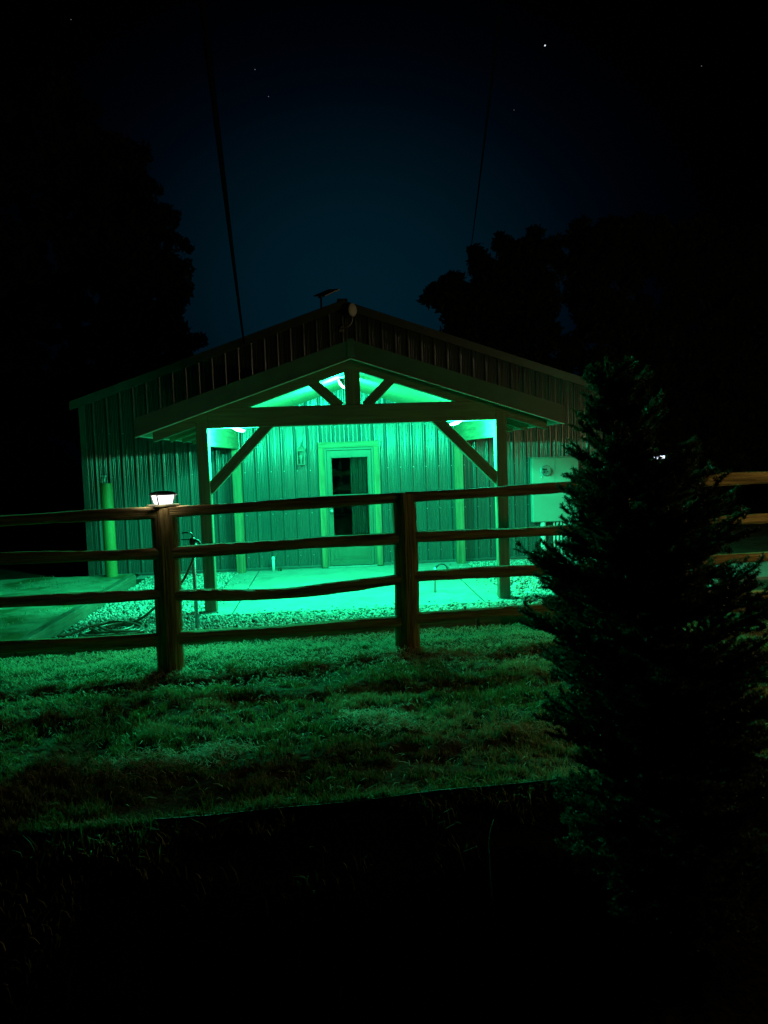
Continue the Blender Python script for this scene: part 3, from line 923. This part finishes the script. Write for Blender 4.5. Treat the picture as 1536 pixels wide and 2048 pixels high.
P = P[keep]; d_ = np.clip(dens[keep], 0, 1.3); far = far[keep]
H = (.016+.036*d_+.075*np.clip(snoise(P, 43, 1.6, 3)-.35, 0, 1))*rng.uniform(.6, 1.3, len(P))*(1-.55*far)
m_ = 16
tp_ = np.repeat(tufts, m_, 0)+rng.normal(0, .018, (len(tufts)*m_, 2))
tp_ = tp_[tp_[:, 1] > EDGE(tp_[:, 0])+.01]
H = np.concatenate([H, rng.uniform(.025, .08, len(tp_))*(.5+.5*np.clip((-2.2-tp_[:, 1])/1.6, 0, 1))]); P = np.concatenate([P, tp_])
o = blades('grass', P, H, M_grass, .0034, lawn_h(P[:, 0], P[:, 1]), .95)
tag(o, 'patchy short grass growing over the worn lawn', kind='stuff')

# dead flattened straw lying in patches
def straw():
    cs = [(-1.55, -5.15, .42), (-1.15, -5.0, .25), (.05, -4.75, .3), (.42, -3.0, .28), (1.1, -4.9, .35), (-.1, -4.6, .25), (.8, -2.9, .2)]
    Ps = []
    for cx, cy, r in cs:
        m = int(1500*r)
        Ps.append(np.stack([rng.normal(cx, r*.5, m), rng.normal(cy, r*.3, m)], 1))
    # a worn strip of flattened dead grass along the foot of the fence, and single stems anywhere
    m = 26000
    xx = rng.uniform(-5, 3.4, m); Ps.append(np.stack([xx, TIM(xx)-.06-np.abs(rng.normal(0, .62, m))], 1))
    m = 2600
    xx = rng.uniform(-5, 3.0, m); Ps.append(np.stack([xx, rng.uniform(-5.8, -2.2, m)], 1))
    P = np.concatenate(Ps); P = P[P[:, 1] > EDGE(P[:, 0])+.02]; n = len(P)
    a = rng.uniform(0, 2*np.pi, n); L = rng.uniform(.025, .075, n)
    w = (.0024+.0004*(P[:, 1] < -4))[:, None]
    d = np.stack([np.cos(a), np.sin(a)], 1)*L[:, None]
    s = np.stack([-np.sin(a), np.cos(a)], 1)*w
    z = lawn_h(P[:, 0], P[:, 1])+rng.uniform(.012, .05, n)+.012*(P[:, 1] < -3.4)
    dz = rng.uniform(-.012, .02, n)
    def v(p, zz): return np.concatenate([p, zz[:, None]], 1)
    V = np.stack([v(P-s, z), v(P+s, z), v(P+d*.5+s, z+.012), v(P+d*.5-s, z+.012), v(P+d+s*.4, z+dz), v(P+d-s*.4, z+dz)], 1).reshape(-1, 3)
    i = (np.arange(n)*6)[:, None]
    F = np.concatenate([i+np.array([[0, 1, 2, 3]]), i+np.array([[3, 2, 4, 5]])])
    return np_obj('dry_grass', V, F, rand_col_mat('straw', [(0, (.48, .42, .22)), (1, (.72, .66, .40))], .7, .3, .2))
tag(straw(), 'dead pale straw lying in patches on the lawn', kind='stuff')

# weeds in the dark bed
n = 4200
P = np.stack([rng.uniform(-3.2, 2.6, n), -5.75-2.0*rng.uniform(0, 1, n)**2.4], 1)
P = P[P[:, 1] < EDGE(P[:, 0])-.03]
k_ = snoise(P, 51, 1.1, 3) > .12
P = P[k_]
o = blades('weeds', P, rng.uniform(.03, .11, len(P))*(1+1.2*np.clip(snoise(P, 52, 2.2, 2), 0, 1)), M_weed, .0045, bed_h(P[:, 0], P[:, 1]), 1.0)
tag(o, 'sparse low weeds in the dark bed', kind='stuff')

# grass spilling over the lawn's edge
n = 6500
P = np.stack([rng.uniform(-3.6, 1.6, n), rng.uniform(0, 1, n)], 1)
w_ = np.where(P[:, 0] < -1.2, .62, .34)*np.clip(.5+.8*snoise(np.stack([P[:, 0], P[:, 0]*0], 1), 46, .9, 3), .1, 1.4)
P[:, 1] = EDGE(P[:, 0])+.05-w_*P[:, 1]**2.0
P = P[(P[:, 1] < EDGE(P[:, 0])-.012) | (P[:, 1] > EDGE(P[:, 0])+.015)]
zz = np.where(P[:, 1] < EDGE(P[:, 0]), bed_h(P[:, 0], P[:, 1]), lawn_h(P[:, 0], P[:, 1]))
o = blades('edge_grass', P, rng.uniform(.02, .075, len(P))*np.where(rng.uniform(0, 1, len(P)) > .94, 1.8, 1), M_grass, .0036, zz, 1.3)
tag(o, 'ragged grass hanging over the edge of the lawn', kind='stuff')

# tufts of grass left of the fence on the raised dirt
n = 4200
P = np.stack([rng.uniform(-8.5, -3.75, n), rng.uniform(-1.8, 3.2, n)], 1)
P = P[snoise(P, 61, .8, 3) > .2]
o = blades('dirt_grass', P, rng.uniform(.015, .05, len(P)), M_grass, .004, dirt_h(P[:, 0], P[:, 1]), 1.2)
tag(o, 'thin grass tufts on the raised pale dirt', kind='stuff')

M_edging = mat_noise('weathered_steel_strip', (.05, .045, .04), (.16, .16, .15), 9, (1, 1, 1), .6, .2, metal=.3)
# ------------------------------------------------------------------ lawn edging
pts = [(x, EDGE(x), 0) for x in np.linspace(-1.35, 5, 41)]
V, F = [], []
for i, (x, y, z) in enumerate(pts):
    zt = .028+.006*math.sin(x*3.1)+.004*math.sin(x*7.3)
    V += [(x, y-.0025, -.62), (x, y+.0025, -.62), (x, y+.0025, zt), (x, y-.0025, zt)]
for i in range(len(pts)-1):
    for k in range(4):
        F.append((4*i+k, 4*i+(k+1) % 4, 4*i+4+(k+1) % 4, 4*i+4+k))
o = mesh_obj('lawn_edging', V, F, M_edging)
tag(o, 'thin steel edging strip between the lawn and the dark bed', 'edging')

# pale dry stalk in the bed
pts = spline([(.42, -6.50, -.57), (.40, -6.50, -.25), (.392, -6.50, -.0), (.392, -6.49, .06), (.405, -6.48, .12), (.425, -6.46, .155)], 5)
o = tube('dry_stalk', pts, [.0045-.003*i/len(pts) for i in range(len(pts))], M_edge, None, 6)
tag(o, 'single pale dry stalk standing in the dark bed', 'stalk')

# ------------------------------------------------------------------ garden hose
pts = [(-1.93, -.98, 1.0), (-1.95, -1.02, .86), (-2.12, -1.0, .55), (-2.40, -.98, .31), (-2.62, -.90, .14), (-2.86, -.80, .05), (-3.1, -.98, .035), (-3.2, -1.12, .03)]
r = random.Random(5)
for lp_ in range(5):
    cx_, cy_ = -2.86+r.uniform(-.09, .09), -1.02+r.uniform(-.08, .08)
    ra, rb, th = r.uniform(.20, .36), r.uniform(.17, .30), r.uniform(0, 3.1)
    for k in range(9):
        a = rad(200)+k*rad(40)
        u_, v_ = ra*math.cos(a-th), rb*math.sin(a-th)
        pts.append((cx_+u_*math.cos(th)-v_*math.sin(th), cy_+u_*math.sin(th)+v_*math.cos(th), .028+.014*lp_+.0018*k+r.uniform(-.003, .003)))
pts += [(-3.2, -1.0, .09), (-3.4, -1.1, .03), (-3.52, -1.16, .03)]
o = tube('garden_hose', spline(pts, 6), .0155, M_hose, None, 8)
tag(o, 'dark reddish garden hose coiled on the gravel by the left fence post', 'hose')

# ------------------------------------------------------------------ yard hydrant
hx, hy = -1.965, -.98
t = thing('yard_hydrant', 'slim yard hydrant with black spout head by the left porch post', 'hydrant', (hx, hy, 0))
tube('riser_pipe', [(hx, hy, -.1), (hx, hy, .5), (hx, hy, 1.0)], .022, M_steel, t, 12)
hd = lathe('head', [(.03, .99), (.036, 1.0), (.04, 1.03), (.036, 1.07), (.02, 1.085)], M_black, t, (hx, hy, 0), 14, smooth=True)
tube('spout', spline([(hx, hy, 1.045), (hx+.05, hy-.02, 1.05), (hx+.085, hy-.03, 1.02), (hx+.10, hy-.035, .97)], 5), .017, M_black, t, 10)
tube('handle', spline([(hx+.015, hy, 1.08), (hx-.01, hy, 1.13), (hx-.05, hy, 1.145), (hx-.12, hy+.01, 1.14)], 5), .011, M_black, t, 8)
box('link_bar', (hx-.13, hy-.015, 1.06), (hx-.02, hy+.015, 1.075), M_black, t, .003)
tube('hose_bib', spline([(hx, hy, 1.02), (hx+.02, hy-.01, 1.0), (hx+.035, hy, .99)], 4), .018, M_steel, t, 10)

# ------------------------------------------------------------------ pipes on the slab
t = thing('vent_pipe', 'short white capped pipe sticking up beside the wall left of the door', 'pipe', (-1.385, 3.42, 0))
tube('pipe', [(-1.385, 3.42, -.005), (-1.385, 3.42, .10), (-1.385, 3.42, .2)], .024, M_pvc, t, 14)
lathe('cap', [(.028, .2), (.03, .205), (.03, .245), (.022, .26), (.008, .264)], M_pvc, t, (-1.385, 3.42, 0), 14, smooth=True)
o = blades('sprout', np.stack([rng.normal(-1.28, .018, 16), rng.normal(3.44, .012, 16)], 1), rng.uniform(.05, .12, 16), M_weed, .006, np.zeros(16), .9)
tag(o, 'tiny weed sprouting at the wall foot beside the white pipe', 'weed')
t = thing('stub_pipe', 'thin standing pipe with a loop of tubing on the right side of the slab', 'pipe', (1.10, .65, 0))
tube('pipe', [(1.10, .65, -.005), (1.10, .65, .17), (1.105, .65, .36)], .017, M_steel, t, 10)
lp = [(1.105, .65, .355)]
for k in range(20):
    a = rad(150)-k*rad(40)
    lp.append((1.20+.085*math.cos(a), .64+.012*math.sin(k*.9)+.004*k, .315+.085*math.sin(a)))
tube('tubing_loop', spline(lp, 5), .008, M_black, t, 8)

# ------------------------------------------------------------------ dish and flat antenna on the gable
t = thing('round_dish', 'small round white dish on a bent arm at the gable peak', 'antenna', (-.015, WY-.1, 4.197))
M_dish = plain('dish_white', (.80, .79, .74), .4)
tube('arm', spline([(-.03, WY-.025, 4.19), (-.01, WY-.12, 4.185), (.07, WY-.17, 4.20), (.14, WY-.17, 4.27), (.165, WY-.17, 4.36), (.162, WY-.16, 4.42)], 6), .011, M_steel, t, 8)
box('foot_plate', (-.07, WY-.0225, 4.14), (.01, WY-.0065, 4.24), M_steel, t, .003)
Md = Matrix.Translation((.165, WY-.19, 4.485)) @ Matrix.Rotation(rad(38), 4, 'Z') @ Matrix.Rotation(rad(90), 4, 'X')
dsh = lathe('dish_face', [(.012, -.01), (.06, -.02), (.088, -.012), (.094, 0), (.09, .012), (.06, .02), (.02, .024)], M_dish, t, None, 28, smooth=True, wm=Md @ Matrix.Scale(1.22, 4, (0, 1, 0)))
box('feed_dot', (.14, WY-.222, 4.47), (.165, WY-.2125, 4.49), M_white, dsh, .004)
t = thing('flat_antenna', 'flat tilted panel antenna on a mast left of the gable peak', 'antenna', (-.37, WY+.3, 4.5))
tube('mast', [(-.37, WY+.3, 4.45), (-.37, WY+.3, 4.84)], .016, M_black, t, 8)
Mf = Matrix.Translation((-.27, WY+.3, 4.885)) @ Euler((rad(10), rad(-24), rad(28))).to_matrix().to_4x4()
bm = bmesh.new(); add_box(bm, (-.16, -.2, -.01), (.18, .2, .01), .006)
bm_obj('panel', bm, M_dish, t, Mf)
bm = bmesh.new(); add_box(bm, (-.17, -.04, -.04), (-.05, .04, -.0125), .006)
bm_obj('panel_back', bm, M_black, t, Mf)

M_cable = plain('black_rubber', (.002, .002, .002), .95, 0, 0)
# ------------------------------------------------------------------ overhead cables
def cable(label, a, b, r, sag):
    a, b = Vector(a), Vector(b)
    pts = []
    for i in range(41):
        t_ = i/40
        p = a.lerp(b, t_); p.z -= sag*4*t_*(1-t_)
        pts.append(p)
    o = tube('overhead_cable', pts, r, M_cable, None, 8)
    tag(o, label, 'cable', 'overhead cables')
cable('dark overhead cable running down to the left roof edge of the building', (-1.72, WY-.09, 3.98), (-.53, -9.2, 3.85), .016, .1)
cable('thin dark overhead cable running back into the right-hand trees', (4.15, 14, 7.45), (.05, -9.2, 3.45), .007, .05)

# ------------------------------------------------------------------ spruce
def spruce():
    bx, by = 1.25, -6.4
    H = 2.41
    t = thing('spruce_tree', 'bushy young spruce standing dark in front of the fence', 'tree', (bx, by, BED))
    axis = lambda z: np.array([bx-.20*(max(z, 0)/H)**1.2+.01*math.sin(z*4), by+.02*math.sin(z*3), z])
    tp = [axis(z) for z in np.linspace(BED-.1, H-.03, 14)]
    tube('trunk', [tuple(p) for p in tp], [.05*(1-i/13.4)+.004 for i in range(14)], M_bark, t, 10)
    r = np.random.default_rng(23)
    twigs = []     # (p0, p1, radius)
    shoots = []    # polylines carrying needles
    def prof(z):
        R_ = float(np.interp(z, [-.5, 0, .3, .73, 1.08, 1.28, 1.46, 1.7, 1.95, 2.1, 2.24, 2.34], [.46, .57, .63, .66, .64, .58, .51, .44, .32, .22, .11, .03]))
        return R_-min(.17, .46*R_)
    z = BED+.12
    def fan(q, d, L, depth):
        """a bushy spray: main shoot with forward side shoots, tips turned up"""
        tt = np.linspace(0, 1, 6)[:, None]
        pl = q+d*L*tt+np.array([0, 0, 1])*(L*.30*tt**2)
        shoots.append(pl); twigs.append((pl, .0028))
        if depth == 0 or L < .045: return
        side = np.cross(d, [0, 0, 1]); side /= np.linalg.norm(side)+1e-9
        m = max(2, int(L/.036))
        for j in range(m):
            s_ = .12+.8*(j+r.uniform(0, .8))/m
            q2 = q+d*L*s_+np.array([0, 0, L*.30*s_*s_])
            d2 = d*r.uniform(.6, 1.0)+side*(1 if j % 2 else -1)*r.uniform(.5, .9)+np.array([0, 0, r.uniform(-.25, .55)])
            d2 /= np.linalg.norm(d2)
            fan(q2, d2, L*r.uniform(.34, .58)*(1-.35*s_), depth-1)
    while z < H-.14:
        nb = int(r.integers(7, 10)) if z < H*.7 else 6
        a0 = r.uniform(0, 6.28)
        for k in range(nb):
            a = a0+k*2*np.pi/nb+r.uniform(-.35, .35)
            L = prof(z)*(r.uniform(.68, 1.04)+.18*(r.uniform() > .8))*(1+.16*math.cos(a))
            zz = z+r.uniform(-.05, .05)
            p0 = axis(zz)
            droop = np.interp(max(z, 0)/H, [0, .3, .7, 1], [-.10, .0, .30, .75])+r.uniform(-.12, .12)
            d = np.array([math.cos(a), math.sin(a), 0])
            ns = 9
            pts = np.array([p0+d*L*s_+np.array([0, 0, L*(droop*s_+.22*s_**3)]) for s_ in np.linspace(0, 1, ns+1)])
            shoots.append(pts[3:]); twigs.append((pts, .009*(.4+L)))
            m = max(3, int(L/.05))
            side = np.array([-d[1], d[0], 0])
            for j in range(m+8):
                s_ = min(.98, .10+.88*(j+r.uniform(0, .7))/(m+7))
                i0 = min(ns-1, int(s_*ns)); f = s_*ns-i0
                q = pts[i0]*(1-f)+pts[i0+1]*f
                dv = d*r.uniform(.6, 1.0)+side*(1 if j % 2 else -1)*r.uniform(.35, .95)*(1.15-.7*s_)+np.array([0, 0, r.uniform(-.25, .5)+droop*.5])
                dv /= np.linalg.norm(dv)
                fan(q, dv, min(.18, .06+L*.25)*r.uniform(.75, 1.15), 2 if L > .2 else 1)
        z += .084
    # leader
    shoots.append(np.array([axis(zz) for zz in np.linspace(H-.45, H, 8)]))
    for zz in np.linspace(H-.34, H-.06, 9):
        for q_ in range(3):
            a = r.uniform(0, 6.28); dv = np.array([math.cos(a)*.6, math.sin(a)*.6, .8]); fan(axis(zz), dv/np.linalg.norm(dv), .02+.15*(H-zz), 1)
    # needles
    B, D, Tn = [], [], []
    for pl in shoots:
        seg = pl[1:]-pl[:-1]; ln = np.linalg.norm(seg, axis=1)
        tot = ln.sum(); n = max(6, int(tot/.00085))
        c = np.concatenate([[0], np.cumsum(ln)])
        s = r.uniform(0, tot, n)
        idx = np.clip(np.searchsorted(c, s)-1, 0, len(seg)-1)
        f = (s-c[idx])/np.maximum(ln[idx], 1e-6)
        B.append(pl[idx]+seg[idx]*f[:, None]); D.append(seg[idx]/np.maximum(ln[idx], 1e-6)[:, None])
    B = np.concatenate(B); D = np.concatenate(D); n = len(B)
    R_ = r.normal(size=(n, 3)); R_ -= D*(R_*D).sum(1)[:, None]; R_ /= np.linalg.norm(R_, axis=1)[:, None]
    nd = R_*r.uniform(.7, 1.0, n)[:, None]+D*r.uniform(.2, .7, n)[:, None]; nd[:, 2] += .12
    nd /= np.linalg.norm(nd, axis=1)[:, None]
    L = r.uniform(.012, .019, n)
    w = np.cross(nd, r.normal(size=(n, 3))); w /= np.linalg.norm(w, axis=1)[:, None]; w *= .0016
    tip = B+nd*L[:, None]; midp = B+nd*(L*.5)[:, None]
    V = np.stack([B-w*.6, midp-w, tip, midp+w], 1).reshape(-1, 3)
    F = np.arange(n*4).reshape(n, 4)
    print('needles', n)
    np_obj('crown', V, F, M_needle, t)
    # twigs as thin three-sided rods
    VV, FF = [], []
    for pl, rr in twigs:
        k0 = len(VV)
        for i, p in enumerate(pl):
            q = rr*(1-.7*i/len(pl))
            VV += [(p[0]+q, p[1], p[2]-q*.5), (p[0]-q, p[1]+q*.3, p[2]-q*.5), (p[0], p[1]-q*.3, p[2]+q)]
        for i in range(len(pl)-1):
            for j in range(3):
                FF.append((k0+3*i+j, k0+3*i+(j+1) % 3, k0+3*i+3+(j+1) % 3, k0+3*i+3+j))
    o = np_obj('branches', np.array(VV), np.array(FF), M_bark, t); o['kind'] = 'stuff'
spruce()

# ------------------------------------------------------------------ trees behind the building
def tree(name, label, base, lumps, seed, leaf=.11, dens=620, group='dark trees behind the building'):
    r = np.random.default_rng(seed)
    t = thing(name, label, 'tree', base, group)
    bx, by, bz = base
    top = max(l[2] for l in lumps)
    tp = [(bx, by, -.1), (bx+.1, by, top*.25), (bx-.05, by+.05, top*.5), (bx+.05, by, top*.85)]
    tube('trunk', spline(tp, 4), [.24-.2*i/12 for i in range(13)], M_bark, t, 10)
    for l in lumps:
        c = Vector(l[:3]); s = Vector((bx+r.uniform(-.1, .1), by, max(.8, min(c.z*.6, top*.6))))
        tube('limb', spline([s, s.lerp(c, .5)+Vector((0, 0, .15)), c], 4), [.09, .08, .07, .065, .06, .05, .04, .03, .02], M_bark, t, 7)
    Ps = []
    for (x, y, z, rx, rz) in lumps:
        # each lump is a cluster of smaller leaf clumps, uneven at its rim
        nc = int(26+30*rx)
        for _ in range(nc):
            d = r.normal(size=3); d /= np.linalg.norm(d)
            q = r.uniform(.35, 1.02)**.6
            cc = np.array([x, y, z])+d*np.array([rx, rx*.8, rz])*q
            rr = r.uniform(.2, .42)*min(1, .5+rx*.35)
            m = int(dens*rr*rr*3.0)+20
            dd = r.normal(size=(m, 3)); dd /= np.linalg.norm(dd, axis=1)[:, None]
            Ps.append(cc+dd*rr*(r.uniform(.05, 1.15, (m, 1)))*np.array([1, 1, .8]))
    P = np.concatenate(Ps); n = len(P)
    u = r.normal(size=(n, 3)); u /= np.linalg.norm(u, axis=1)[:, None]
    v = np.cross(u, r.normal(size=(n, 3))); v /= np.linalg.norm(v, axis=1)[:, None]
    s = leaf*r.uniform(.6, 1.3, n)[:, None]
    V = np.stack([P-u*s, P-v*s*.42, P+u*s, P+v*s*.42], 1).reshape(-1, 3)
    np_obj('crown', V, np.arange(n*4).reshape(n, 4), M_leaf, t)
    return n
nl = 0
nl += tree('leafy_tree', 'tall dark tree at the left with its edge against the sky', (-7.4, 13, 0),
     [(-6.5, 13, 10.0, 1.5, 1.4), (-5.9, 12.6, 8.3, 1.65, 1.2), (-5.4, 12.4, 6.7, 1.45, 1.2), (-5.3, 12.4, 5.2, 1.4, 1.1), (-8.3, 13, 11.2, 2.0, 1.8), (-8.6, 13, 8.2, 2.2, 1.8), (-8.3, 13, 5.0, 2.2, 1.8), (-6.4, 12.7, 3.4, 1.6, 1.2)], 71)
nl += tree('leafy_tree', 'broad dark tree filling the far left edge behind the building', (-12.2, 12, 0),
     [(-12, 12, 10.5, 2.4, 2.2), (-12.5, 12, 7, 2.6, 2.2), (-11.5, 12, 4, 2.4, 2), (-9.6, 11, 2.3, 1.8, 1.8), (-13.6, 11, 2.6, 2.0, 2.2)], 72)
nl += tree('leafy_tree', 'low dark tree bulging left above the right roof slope', (4.6, 15, 0),
     [(3.75, 15, 7.05, .8, .62), (4.55, 15, 6.2, 1.0, .8), (4.4, 15, 5.0, .9, .9), (5.2, 15, 7.2, .9, .9)], 73)
nl += tree('leafy_tree', 'dark round-topped tree between the low tree and the tallest right tree', (6.3, 15.6, 0),
     [(5.5, 15.4, 8.0, .95, 1.0), (6.6, 15.4, 8.1, 1.05, 1.0), (6.2, 15.4, 6.6, 1.3, 1.1), (6.5, 15.4, 5.0, 1.5, 1.3), (6.6, 15.4, 3.2, 1.6, 1.3)], 74)
nl += tree('leafy_tree', 'tallest dark tree of the clump at the right', (9.2, 15, 0),
     [(8.8, 15, 8.5, 1.15, 1.0), (10.0, 15, 8.5, 1.2, 1.05), (9.0, 15, 6.9, 1.6, 1.3), (9.6, 15, 5.0, 1.8, 1.5), (9.0, 15, 3.0, 1.8, 1.5), (8.2, 14.6, 1.4, 1.5, 1.3)], 75)
nl += tree('leafy_tree', 'wide dark tree at the far right edge behind the spruce', (12.9, 15, 0),
     [(11.8, 15, 8.2, 1.3, 1.1), (13.2, 15, 8.0, 1.4, 1.1), (14.6, 15, 7.7, 1.4, 1.2), (12.4, 15, 6.2, 1.8, 1.4), (14.4, 15, 5.6, 1.9, 1.6), (12.4, 15, 4.0, 1.9, 1.6), (14.2, 15, 3.0, 1.9, 1.6), (12, 14.5, 1.8, 1.7, 1.5), (16.4, 15, 6.5, 1.8, 1.8), (16.2, 15, 3.4, 1.8, 1.8)], 76)
print('leaves', nl)

# ------------------------------------------------------------------ distant yard lamp and the warm lantern out of frame
t = thing('yard_lamp', 'cold white yard lamp glowing through the spruce branches', 'lamp', (8.06, 9.0, 0))
tube('pole', [(8.06, 9.0, -.1), (8.06, 9.0, .8), (8.06, 9.0, 1.6)], .035, M_black, t, 10)
box('housing', (7.90, 8.96, 1.72), (8.22, 9.14, 1.76), M_black, t, .008)
box('lamp_glass', (7.94, 8.955, 1.64), (8.035, 9.10, 1.70), M_glow_yard, t, .012)
box('lamp_glass', (8.065, 8.955, 1.65), (8.18, 9.10, 1.717), M_glow_yard, t, .012)
box('housing_base', (7.98, 8.98, 1.595), (8.14, 9.10, 1.628), M_black, t, .004)
wx, wy = 6.0, -4.2
t = thing('lantern_post', 'warm lit lantern on a post at the right end of the yard', 'lamp post', (wx, wy, 0))
tube('pole', [(wx, wy, -.3), (wx, wy, 1.1), (wx, wy, 2.1)], .04, M_black, t, 12)
lathe('lamp_glass', [(.06, 2.13), (.10, 2.36)], M_glow_warm, t, (wx, wy, 0), 6)
lathe('lid', [(.13, 2.361), (.1, 2.42), (.03, 2.48), (.012, 2.5)], M_black, t, (wx, wy, 0), 6)
lathe('base', [(.05, 2.08), (.075, 2.1), (.075, 2.128)], M_black, t, (wx, wy, 0), 6)
for k in range(3):
    a = rad(120*k+100)
    point('lamp_light', (wx+.16*math.cos(a), wy+.16*math.sin(a), 2.25), (1, .75, .30), WARM_W, .04, t)

fx, fy = 11.5, .9
t = thing('pole_light', 'warm security light on a tall pole far out at the right', 'lamp post', (fx, fy, 0))
tube('pole', [(fx, fy, -.8), (fx, fy, 2.5), (fx, fy, 5.2)], [.09, .075, .06], M_oldwood, t, 12)
tube('arm', [(fx, fy, 5.1), (fx-.3, fy+.05, 5.25), (fx-.6, fy+.1, 5.25)], .025, M_steel, t, 8)
lathe('hood', [(.17, 5.16), (.16, 5.22), (.08, 5.28), (.04, 5.32)], M_steel, t, (fx-.6, fy+.1, 0), 18)
lathe('lamp_glass', [(.05, 5.0), (.12, 5.05), (.14, 5.158)], M_glow_warm, t, (fx-.6, fy+.1, 0), 18)
point('lamp_light', (fx-.78, fy+.2, 4.95), (1, .86, .5), POLE_W, .08, t)

# ------------------------------------------------------------------ stars
for (x, y, z, s, e) in ((46.509, 150, 84.059, .17, 1.2), (-47.429, 150, 88.818, .09, .13), (-12.273, 150, 79.404, .10, .16), (-9.839, 150, 74.213, .09, .16), (79.359, 150, 80.025, .10, .16), (39.824, 150, 71.399, .09, .1)):
    bm = bmesh.new(); bmesh.ops.create_icosphere(bm, subdivisions=1, radius=s*3)
    p = Vector((x, y, z))*3 - Vector((-.31, -10.09, 1.97))*2
    o = bm_obj('star', bm, emit('star_light', (.85, .92, 1.0), e), None, Matrix.Translation(p))
    lab = {46.509: 'brightest star high in the sky, right of centre', -47.429: 'faint star in the upper left corner of the sky', -12.273: 'faint star high above the left part of the roof, upper of a close pair',
           -9.839: 'faint star high above the roof, lower of a close pair', 79.359: 'faint star near the upper right corner of the sky', 39.824: 'faint star low below the brightest star'}[x]
    tag(o, lab, 'star', 'stars in the night sky')
